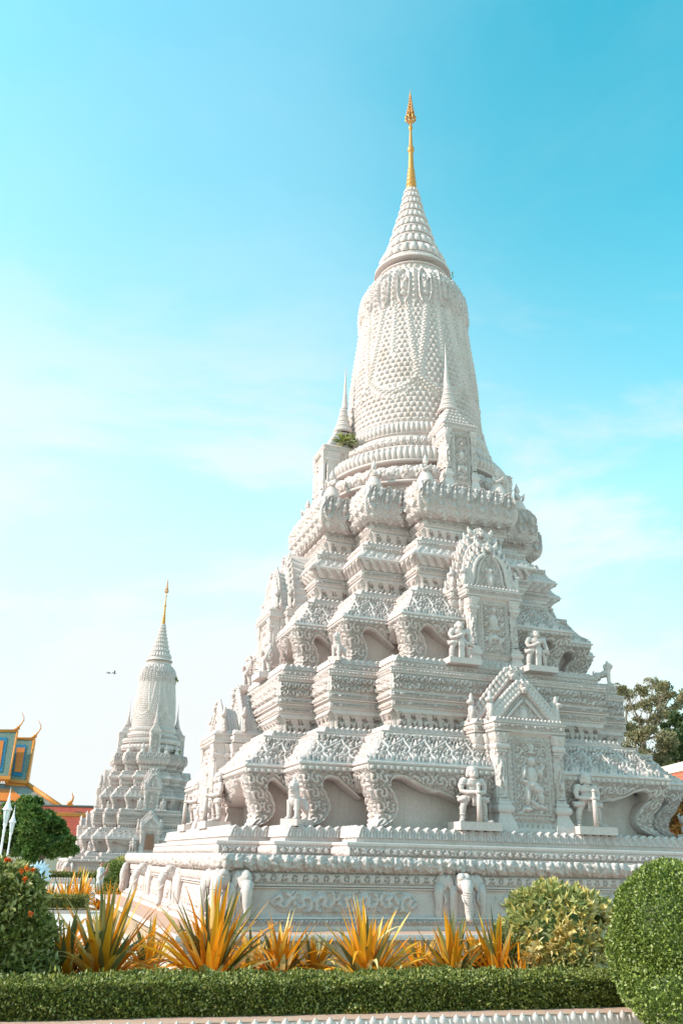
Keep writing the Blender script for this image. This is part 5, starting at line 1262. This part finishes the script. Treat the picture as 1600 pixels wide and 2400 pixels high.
R4 = pc([(1592, 1640, 14), (1604, 1628, 16), (1600, 1655, 14), (1618, 1645, 20), (1630, 1670, 20)], 60, 1.2)
p = px(1606, 2040, 60); f = px(1604, 1680, 60); tree("airy_tree", (p.x, p.y, 0), R4, .15, (f.x, f.y, f.z), .15, 420, G_dry, "thin sparse treetop at the photo's right edge, behind the dark evergreen", "trees round the garden", .8, 0, 4, .5)
R5 = pc([(1592, 1892, 24), (1578, 1925, 22), (1604, 1915, 30), (1570, 1950, 14), (1590, 1955, 20), (1622, 1880, 30), (1630, 1930, 34), (1545, 1815, 12), (1530, 1806, 10), (1556, 1832, 12), (1575, 1850, 10)], 34, .8)
p = px(1600, 2040, 34); f = px(1600, 1990, 34); tree("flowering_tree", (p.x, p.y, 0), R5, .09, (f.x, f.y, f.z), .10, 900, G_flbush, "small tree with orange-red blossoms right of the lowest scroll brackets", "trees round the garden", .9, .35, 2, .55)
# ---------------------------------------------------------------- weeds rooted on the stupas
def tuft(name, c, r, n, leaf, label, group):
    b = MB(); R = []; d = unit(n); d[:, 2] = np.abs(d[:, 2])
    leaves(b, R, d * r * rng.uniform(.2, 1, (n, 1)), d, leaf, .4, out=1.0); o = finish(b, R, name, G_shrub); o.location = c; return tag(o, label, "plant", group)
WG = "weeds growing on the stupas"
tuft("weed_tuft", (-2.62, -.62, 13.80), .30, 170, .17, "green weed tuft on the roof of the big stupa's left turret", WG)
tuft("weed_tuft", (1.24, -.44, 21.30), .20, 30, .12, "thin dark twig on the right rim of the big stupa's cap ring", WG)
tuft("weed_tuft", (TW.x + 1.66 * TS, TW.y - .68 * TS, 19.2 * TS), .26, 120, .2, "green weed tuft on the right of the distant stupa's bell", WG)
tuft("weed_tuft", (TW.x + 2.4 * TS, TW.y - 2.0 * TS, 11.75 * TS), .3, 110, .2, "green weed tuft on the right of the distant stupa's lotus tier", WG)
# ================================================================ palace roofs, galleries, lamps, small things
def tile_mat(name, c1, c2, mortar, sx=.16, sy=.14):
    m, nt, b, _ = mat_new(name); N = nt.nodes.new; L = nt.links.new
    tc = N("ShaderNodeTexCoord"); sep = N("ShaderNodeSeparateXYZ"); L(tc.outputs['Object'], sep.inputs[0]); cb = N("ShaderNodeCombineXYZ"); L(sep.outputs[0], cb.inputs[0]); L(sep.outputs[2], cb.inputs[1])
    br = N("ShaderNodeTexBrick"); L(cb.outputs[0], br.inputs[0]); br.inputs['Color1'].default_value = (*c1, 1); br.inputs['Color2'].default_value = (*c2, 1); br.inputs['Mortar'].default_value = (*mortar, 1)
    br.inputs['Scale'].default_value = 1; br.inputs['Mortar Size'].default_value = .018; br.inputs['Brick Width'].default_value = sx; br.inputs['Row Height'].default_value = sy; br.inputs['Bias'].default_value = 0
    L(br.outputs[0], b.inputs['Base Color']); b.inputs['Roughness'].default_value = .45
    bp = N("ShaderNodeBump"); bp.inputs['Strength'].default_value = .6; bp.inputs['Distance'].default_value = .03; L(br.outputs[1], bp.inputs['Height']); bp.invert = True; L(bp.outputs[0], b.inputs['Normal']); return m
T_or = tile_mat("orange_tile", (.86, .25, .015), (.72, .17, .012), (.5, .10, .01)); T_gr = tile_mat("grey_green_tile", (.14, .20, .15), (.28, .30, .24), (.07, .09, .07)); T_bl = tile_mat("blue_tile", (.01, .16, .30), (.02, .22, .38), (.01, .08, .14))
T_gy = tile_mat("grey_tile", (.22, .20, .17), (.36, .33, .28), (.12, .11, .09)); T_red = tile_mat("red_tile", (.56, .085, .03), (.46, .06, .022), (.25, .035, .015), .22, .2); T_red2 = tile_mat("orange_red_tile", (.66, .13, .04), (.56, .10, .03), (.33, .05, .02), .2, .18)
M_trim = simple("gilded_trim", (.58, .20, .035), .5, 0, .25, 3); M_cream = simple("cream_plaster", (.72, .60, .46), .8, 0, .15, 2); M_white = simple("white_paint", (.78, .79, .80), .45, 0, .06, 6); M_blue = simple("pale_blue_paint", (.50, .66, .78), .5, 0, .1, 8)
M_glass = simple("lamp_glass", (.62, .68, .68), .15, 0, .05, 5, spec=.6)
def plate(b, q, th, mat=0):
    """q: four corners TL TR BR BL seen from the front; th: thickness behind"""
    q = [Vector(p) for p in q]; n = (q[1] - q[0]).cross(q[3] - q[0]).normalized()
    if n.dot(CAM - q[0]) < 0: n = -n
    k = [p - n * th for p in q]; i = b.verts([tuple(p) for p in q + k])
    b.quads(np.array([[0, 3, 2, 1], [4, 5, 6, 7], [0, 1, 5, 4], [1, 2, 6, 5], [2, 3, 7, 6], [3, 0, 4, 7]]) + i, mat)
def inset(q, u0, u1, v0, v1, lift):
    q = [Vector(p) for p in q]; n = (q[1] - q[0]).cross(q[3] - q[0]).normalized()
    if n.dot(CAM - q[0]) < 0: n = -n
    f = lambda u, v: (q[0].lerp(q[1], u)).lerp(q[3].lerp(q[2], u), v) + n * lift
    return [f(u0, v0), f(u1, v0), f(u1, v1), f(u0, v1)]
def pz(x, y, D): return px(x, y, D)
PAL = tag(empty("palace_hall", tuple(pz(0, 1990, 118).xy) + (0,)), "palace hall with steep orange, blue and green tiled roofs and curved gilded finials", "building")
def attach(o): o.parent = PAL; o.matrix_parent_inverse = PAL.matrix_world.inverted() if False else Matrix.Translation(-Vector(PAL.location)); return o
def roof(q, name, ub=(.28, .73), uo=(.35, .68)):
    b = MB(); plate(b, q, .25, 0); plate(b, inset(q, *ub, .15, .87, .06), .05, 1); plate(b, inset(q, *uo, .23, .79, .12), .05, 2)
    o = attach(b.build(name, [T_gr, T_bl, T_or])); t = MB()
    Q = [Vector(p) for p in q]
    for a, c, r in ((Q[0], Q[1], .20), (Q[1], Q[2], .13), (Q[0], Q[3], .10)): t.tube([a, a.lerp(c, .5), c], r, 8)
    plate(t, inset(q, -.01, 1.02, .96, 1.03, .16), .3)
    for k in range(26): c = Q[3].lerp(Q[2], (k + .5) / 26); t.box((c.x, c.y, c.z - .25), (.07, .07, .22))
    t.build("gilded_edge", [M_trim], o); return o, Q
def horn(o, p, e, s=1.0):
    """the curved finial where the ridge ends"""
    b = MB(); P = lambda u, z: p + e * u * s + Vector((0, 0, z * s))
    b.tube([P(-2.2, .05), P(-1.1, .12), P(-.3, .45), P(.15, .9)], [.16 * s, .24 * s, .34 * s, .30 * s], 10)
    b.tube([P(.1, .3), P(.22, 1.1), P(.75, 1.8), P(1.05, 2.6), P(.95, 3.3), P(.45, 3.95), P(.30, 4.6)], [.32 * s, .22 * s, .13 * s, .11 * s, .085 * s, .055 * s, .02 * s], 10)
    for k in range(4): c = P(.45 + .22 * k, 1.35 + .35 * k); ell(b, tuple(c), (.10 * s, .10 * s, .12 * s), 8)
    b.build("curved_finial", [M_trim], o)
e = Vector((rgt.x, rgt.y, 0)).normalized(); e = (e + Vector((.1, .5, 0)) * .0).normalized()
qa = [pz(-120, 1712, 118), pz(41, 1714, 118), pz(21, 1826, 113.5), pz(-120, 1822, 113.5)]; oa, Q = roof(qa, "upper_roof", (.05, .865), (.10, .82)); horn(oa, Q[1], e, .55)
qb = [pz(20, 1731, 119.5), pz(81, 1733, 119.5), pz(62, 1836, 115), pz(14, 1831, 115)]; ob, Q = roof(qb, "side_roof"); horn(ob, Q[1], e, .55)
b = MB(); g1_ = [pz(81, 1733, 119.4), pz(84, 1738, 122), pz(68, 1838, 125), pz(62, 1836, 115.2)]; plate(b, g1_, .2); attach(b.build("gable_wall", [M_trim]))
b = MB(); plate(b, [pz(-120, 1834, 115.5), pz(62, 1838, 115.5), pz(150, 1898, 110), pz(-120, 1890, 110)], .3, 0); plate(b, [pz(-120, 1849, 113.9), pz(28, 1850, 113.9), pz(60, 1878, 111.2), pz(-120, 1874, 111.2)], .1, 1)
o = attach(b.build("skirt_roof", [T_gy, T_or])); t = MB(); t.tube([pz(62, 1837, 115.4), pz(150, 1897, 109.8)], .28, 8); t.build("gilded_edge", [M_trim], o)
b = MB(); c = pz(0, 1990, 118); b.box((c.x - 5, c.y + 3, 1.8), (6, 4, 1.8), rot=Matrix.Rotation(-YAW, 3, 'Z')); attach(b.build("wall", [M_cream]))
# long red-roofed gallery on the left
GA = tag(empty("roofed_gallery"), "long low gallery with a red tiled two-step roof behind the left tree", "building", "red-roofed galleries")
def gallery(par, pts, mats, band=True):
    """pts: (left, right) pairs: ridge, upper eave, lower ridge, lower eave"""
    (a0, a1), (b0, b1), (c0, c1), (d0, d1) = pts
    m = MB(); plate(m, [a0, a1, b1, b0], .2); plate(m, [c0, c1, d1, d0], .2); m.build("roof", [mats[0]], par)
    m = MB(); m.tube([a0, a1], .16, 8); m.build("ridge", [mats[1]], par)
    m = MB(); m.tube([d0, d1], .12, 8)
    if band: m.tube([b0, b1], .17, 8); m.tube([c0, c1], .13, 8)
    for k in range(60): p = d0.lerp(d1, (k + .5) / 60); m.box((p.x, p.y, p.z - .28), (.08, .12, .2))
    m.build("gilded_edge", [M_trim], par)
    m = MB(); i0, i1 = d0.lerp(c0, .45), d1.lerp(c1, .45); plate(m, [Vector((i0.x, i0.y, d0.z + .1)), Vector((i1.x, i1.y, d1.z + .1)), Vector((i1.x, i1.y, 0)), Vector((i0.x, i0.y, 0))], .4); m.build("wall", [M_cream], par)
gallery(GA, ((pz(-150, 1884, 99), pz(330, 1895, 103)), (pz(-150, 1905, 97.4), pz(330, 1912, 101.4)), (pz(-150, 1908, 97.2), pz(330, 1916, 101.2)), (pz(-150, 1962, 93.5), pz(330, 1968, 97.5))), (T_red, simple("dark_ridge", (.16, .13, .11), .7)))
m = MB(); p = pz(165, 1888, 100); P = lambda u, z: p + e * u + Vector((0, 0, z)); m.tube([P(-.25, 0), P(-.1, .25), P(.12, .45), P(.2, .8), P(.05, 1.1), P(.0, 1.35)], [.2, .2, .13, .09, .05, .01], 8); m.box(tuple(P(0, .05)), (.25, .2, .12)); m.build("ridge_finial", [M_trim], GA)
GB = tag(empty("roofed_gallery"), "orange-red tiled roof with cream ridge at the photo's right edge, below the trees", "building", "red-roofed galleries")
gallery(GB, ((pz(1488, 1822, 45), pz(1720, 1765, 38)), (pz(1488, 1835, 44.6), pz(1720, 1783, 37.6)), (pz(1490, 1834, 44.5), pz(1720, 1782, 37.5)), (pz(1490, 1918, 41), pz(1720, 1890, 34))), (T_red2, M_cream), False)
m = MB()
for k in range(26): p = pz(1488, 1822, 45).lerp(pz(1720, 1765, 38), (k + .5) / 26); ell(m, (p.x - .12, p.y - .22, p.z - .02), (.05, .05, .05), 6)
m.build("ridge_studs", [M_trim], GB)
m = MB(); plate(m, [pz(1488, 1820, 44.9), pz(1720, 1763, 37.9), pz(1720, 1779, 37.5), pz(1488, 1831, 44.5)], .12); m.build("ridge_board", [M_cream], GB)
# ---------------------------------------------------------------- lamp posts
def lamp():
    root = empty("street_lamp"); b = MB()
    b.lathe([(.16, 0), (.16, .12), (.12, .2), (.10, .5), (.115, .54), (.08, .60), (.07, .95), (.085, .98), (.06, 1.03), (.055, 1.5), (.045, 2.35), (.06, 2.38), (.06, 2.42), (.04, 2.46), (.07, 2.52), (.09, 2.56), (.05, 2.6)], n=14, sharp=False)
    b.build("post", [M_white], root); b = MB()
    for k in range(6):
        a = k * math.pi / 3; b.tube([(.07 * math.cos(a), .07 * math.sin(a), 2.58), (.145 * math.cos(a), .145 * math.sin(a), 2.92)], .013, 6)
    b.lathe([(.16, 2.91), (.20, 2.92), (.20, 2.95), (.17, 2.97), (.11, 3.04), (.07, 3.13), (.05, 3.17), (.06, 3.2), (.03, 3.24), (.035, 3.28), (.02, 3.33), (.004, 3.50)], n=12, sharp=False)
    lt = b.build("lantern", [M_white], root); b = MB(); b.lathe([(.055, 2.60), (.125, 2.91)], n=6, smooth=False); b.build("glass", [M_glass], lt)
    return root
lp = lamp(); p = px(26, 1845, 24); lp.location = (p.x, p.y, 0); lp.scale = (p.z / 3.5 * .6, p.z / 3.5 * .6, p.z / 3.5); tag(lp, "white lantern post, the taller-looking one at the photo's left edge", "lamp", "white lantern posts")
l2 = copy_obj(lp); p = px(36, 1887, 30.5); l2.location = (p.x, p.y, 0); l2.scale = (p.z / 3.5 * .6, p.z / 3.5 * .6, p.z / 3.5); tag(l2, "white lantern post farther back, just right of the taller-looking lamp", "lamp", "white lantern posts")
# ---------------------------------------------------------------- pale blue naga statue behind the shrub
root = tag(empty("naga_statue"), "pale blue crested serpent statue behind the flowering shrub", "statue"); p = px(95, 2040, 22); root.location = (p.x, p.y, 0)
b = MB(); b.tube([(.02, 0, 0), (.0, 0, .5), (.03, 0, .95), (-.02, 0, 1.2), (.03, 0, 1.42)], [.16, .12, .09, .11, .07], 10); ell(b, (0, 0, 1.28), (.20, .07, .27), 12); ell(b, (-.14, -.02, 1.46), (.14, .06, .06), 10); ell(b, (-.13, -.02, 1.38), (.10, .05, .03), 8); ell(b, (-.12, -.05, 1.50), (.02, .02, .02), 6)
for k in range(9):
    a = -.5 + k * .36; b.tube([(.15 * math.sin(a), 0, 1.28 + .22 * math.cos(a)), (.26 * math.sin(a + .12), 0, 1.28 + .34 * math.cos(a + .12))], [.045, .006], 6)
b.build("serpent", [M_blue], root)
# ---------------------------------------------------------------- the person walking behind the plinth
M_skin = simple("skin", (.46, .27, .19), .55, 0, .08, 8); M_hair = simple("dark_hair", (.05, .04, .035), .6); M_cap = simple("grey_cap", (.30, .27, .25), .8); M_trou = simple("pale_trousers", (.62, .63, .66), .85, 0, .1, 7)
def shirt_mat():
    m, nt, b, _ = mat_new("patterned_shirt"); N = nt.nodes.new; L = nt.links.new; tc = N("ShaderNodeTexCoord"); v = N("ShaderNodeTexVoronoi"); L(tc.outputs['Object'], v.inputs[0]); v.inputs['Scale'].default_value = 16
    cr = N("ShaderNodeValToRGB"); L(v.outputs[0], cr.inputs[0]); cr.color_ramp.elements[0].color = (.10, .13, .22, 1); cr.color_ramp.elements[1].color = (.75, .78, .82, 1); cr.color_ramp.elements[0].position = .22; cr.color_ramp.elements[1].position = .34
    L(cr.outputs[0], b.inputs['Base Color']); b.inputs['Roughness'].default_value = .8; return m
root = tag(empty("person"), "person in a grey cap, patterned shirt and pale trousers, hands raised to the face", "person"); p = px(237, 2040, 34.5); root.location = (p.x, p.y, 0); root.rotation_euler = (0, 0, math.radians(72)); root.scale = (.92,) * 3
b = MB()
for s in (-1, 1):
    b.tube([(s * .10, .02 * s, .06), (s * .10, .05 * s, .28), (s * .10, -.02 + .03 * s, .50), (s * .095, -.01, .72), (s * .09, 0, .92)], [.045, .06, .058, .082, .10], 12); ell(b, (s * .11, -.07 + .02 * s, .035), (.045, .13, .04), 10)
    b.tube([(s * .19, 0, 1.42), (s * .24, -.02, 1.28), (s * .24, -.10, 1.15), (s * .16, -.22, 1.32), (s * .07, -.25, 1.50)], [.055, .048, .042, .036, .028], 10)
    ell(b, (s * .05, -.255, 1.55), (.022, .035, .045), 8)
    for k, l in enumerate((.055, .07, .066, .05)): b.tube([(s * (.06 - .012 * k), -.27 - .008 * k, 1.57), (s * (.05 - .012 * k), -.285 - .006 * k, 1.57 + l * .6), (s * (.036 - .012 * k), -.275 - .006 * k, 1.57 + l)], .0105, 6)
    b.tube([(s * .065, -.24, 1.54), (s * .075, -.25, 1.58), (s * .06, -.26, 1.605)], .012, 6)
    ell(b, (s * .078, .0, 1.60), (.012, .025, .034), 8); ell(b, (s * .032, -.092, 1.625), (.014, .01, .009), 8)
ell(b, (0, 0, .95), (.16, .11, .12), 14); ell(b, (0, 0, 1.15), (.15, .10, .22), 14); ell(b, (0, 0, 1.34), (.19, .105, .14), 14); b.tube([(0, .01, 1.42), (0, -.005, 1.54)], [.062, .056], 10)
ell(b, (0, -.005, 1.615), (.076, .095, .115), 16); ell(b, (0, -.10, 1.60), (.015, .02, .025), 8); ell(b, (0, -.092, 1.555), (.026, .012, .008), 8)
solid("body", b, [M_skin], .012, 2, root)
b = MB(); ell(b, (0, 0, 1.14), (.19, .14, .26), 16); ell(b, (0, 0, 1.34), (.215, .135, .135), 16)
for s in (-1, 1): b.tube([(s * .18, 0, 1.43), (s * .245, -.02, 1.29), (s * .245, -.09, 1.17)], [.08, .075, .07], 12)
solid("shirt", b, [shirt_mat()], .014, 4, root)
b = MB(); ell(b, (0, 0, .93), (.175, .13, .13), 14)
for s in (-1, 1): b.tube([(s * .10, .03 * s, .10), (s * .10, .05 * s, .28), (s * .10, -.02 + .03 * s, .50), (s * .095, -.01, .72), (s * .09, 0, .92)], [.075, .08, .082, .10, .118], 12)
solid("trousers", b, [M_trou], .014, 4, root)
b = MB(); ell(b, (0, .02, 1.635), (.082, .09, .085), 14); b.build("hair", [M_hair], root)
b = MB(); ell(b, (0, 0, 1.685), (.088, .102, .065), 14); ell(b, (0, -.12, 1.675), (.07, .07, .012), 12); b.build("cap", [M_cap], root)
# ---------------------------------------------------------------- two birds
M_bird = simple("bird_feathers", (.10, .10, .11), .7); bird = []
for k, (x, y) in enumerate(((255, 1578), (268, 1578))):
    b = MB(); ell(b, (0, 0, 0), (.10, .30, .09), 8); ell(b, (0, -.3, .03), (.07, .10, .07), 8); b.tube([(0, -.38, .03), (0, -.46, .02)], [.03, .005], 6)
    for s in (-1, 1):
        P = np.array([[(0, -.12, .05), (0, .12, .05)], [(s * .35, -.16, .17 + .1 * k), (s * .35, .10, .17 + .1 * k)], [(s * .8, .0, .05 + .1 * k), (s * .8, .14, .05 + .1 * k)]]); b.grid(P); b.grid(P - [0, 0, .02])
    b.tube([(0, .25, 0), (0, .5, .0)], [.07, .09], 6)
    o = b.build("flying_bird", [M_bird]); o.location = px(x, y, 170); o.rotation_euler = (.1, .3 * k, 1.2 + .3 * k); tag(o, ("left" if k == 0 else "right") + " of two tiny dark birds in the pale sky left of the stupas", "bird", "birds in the sky")
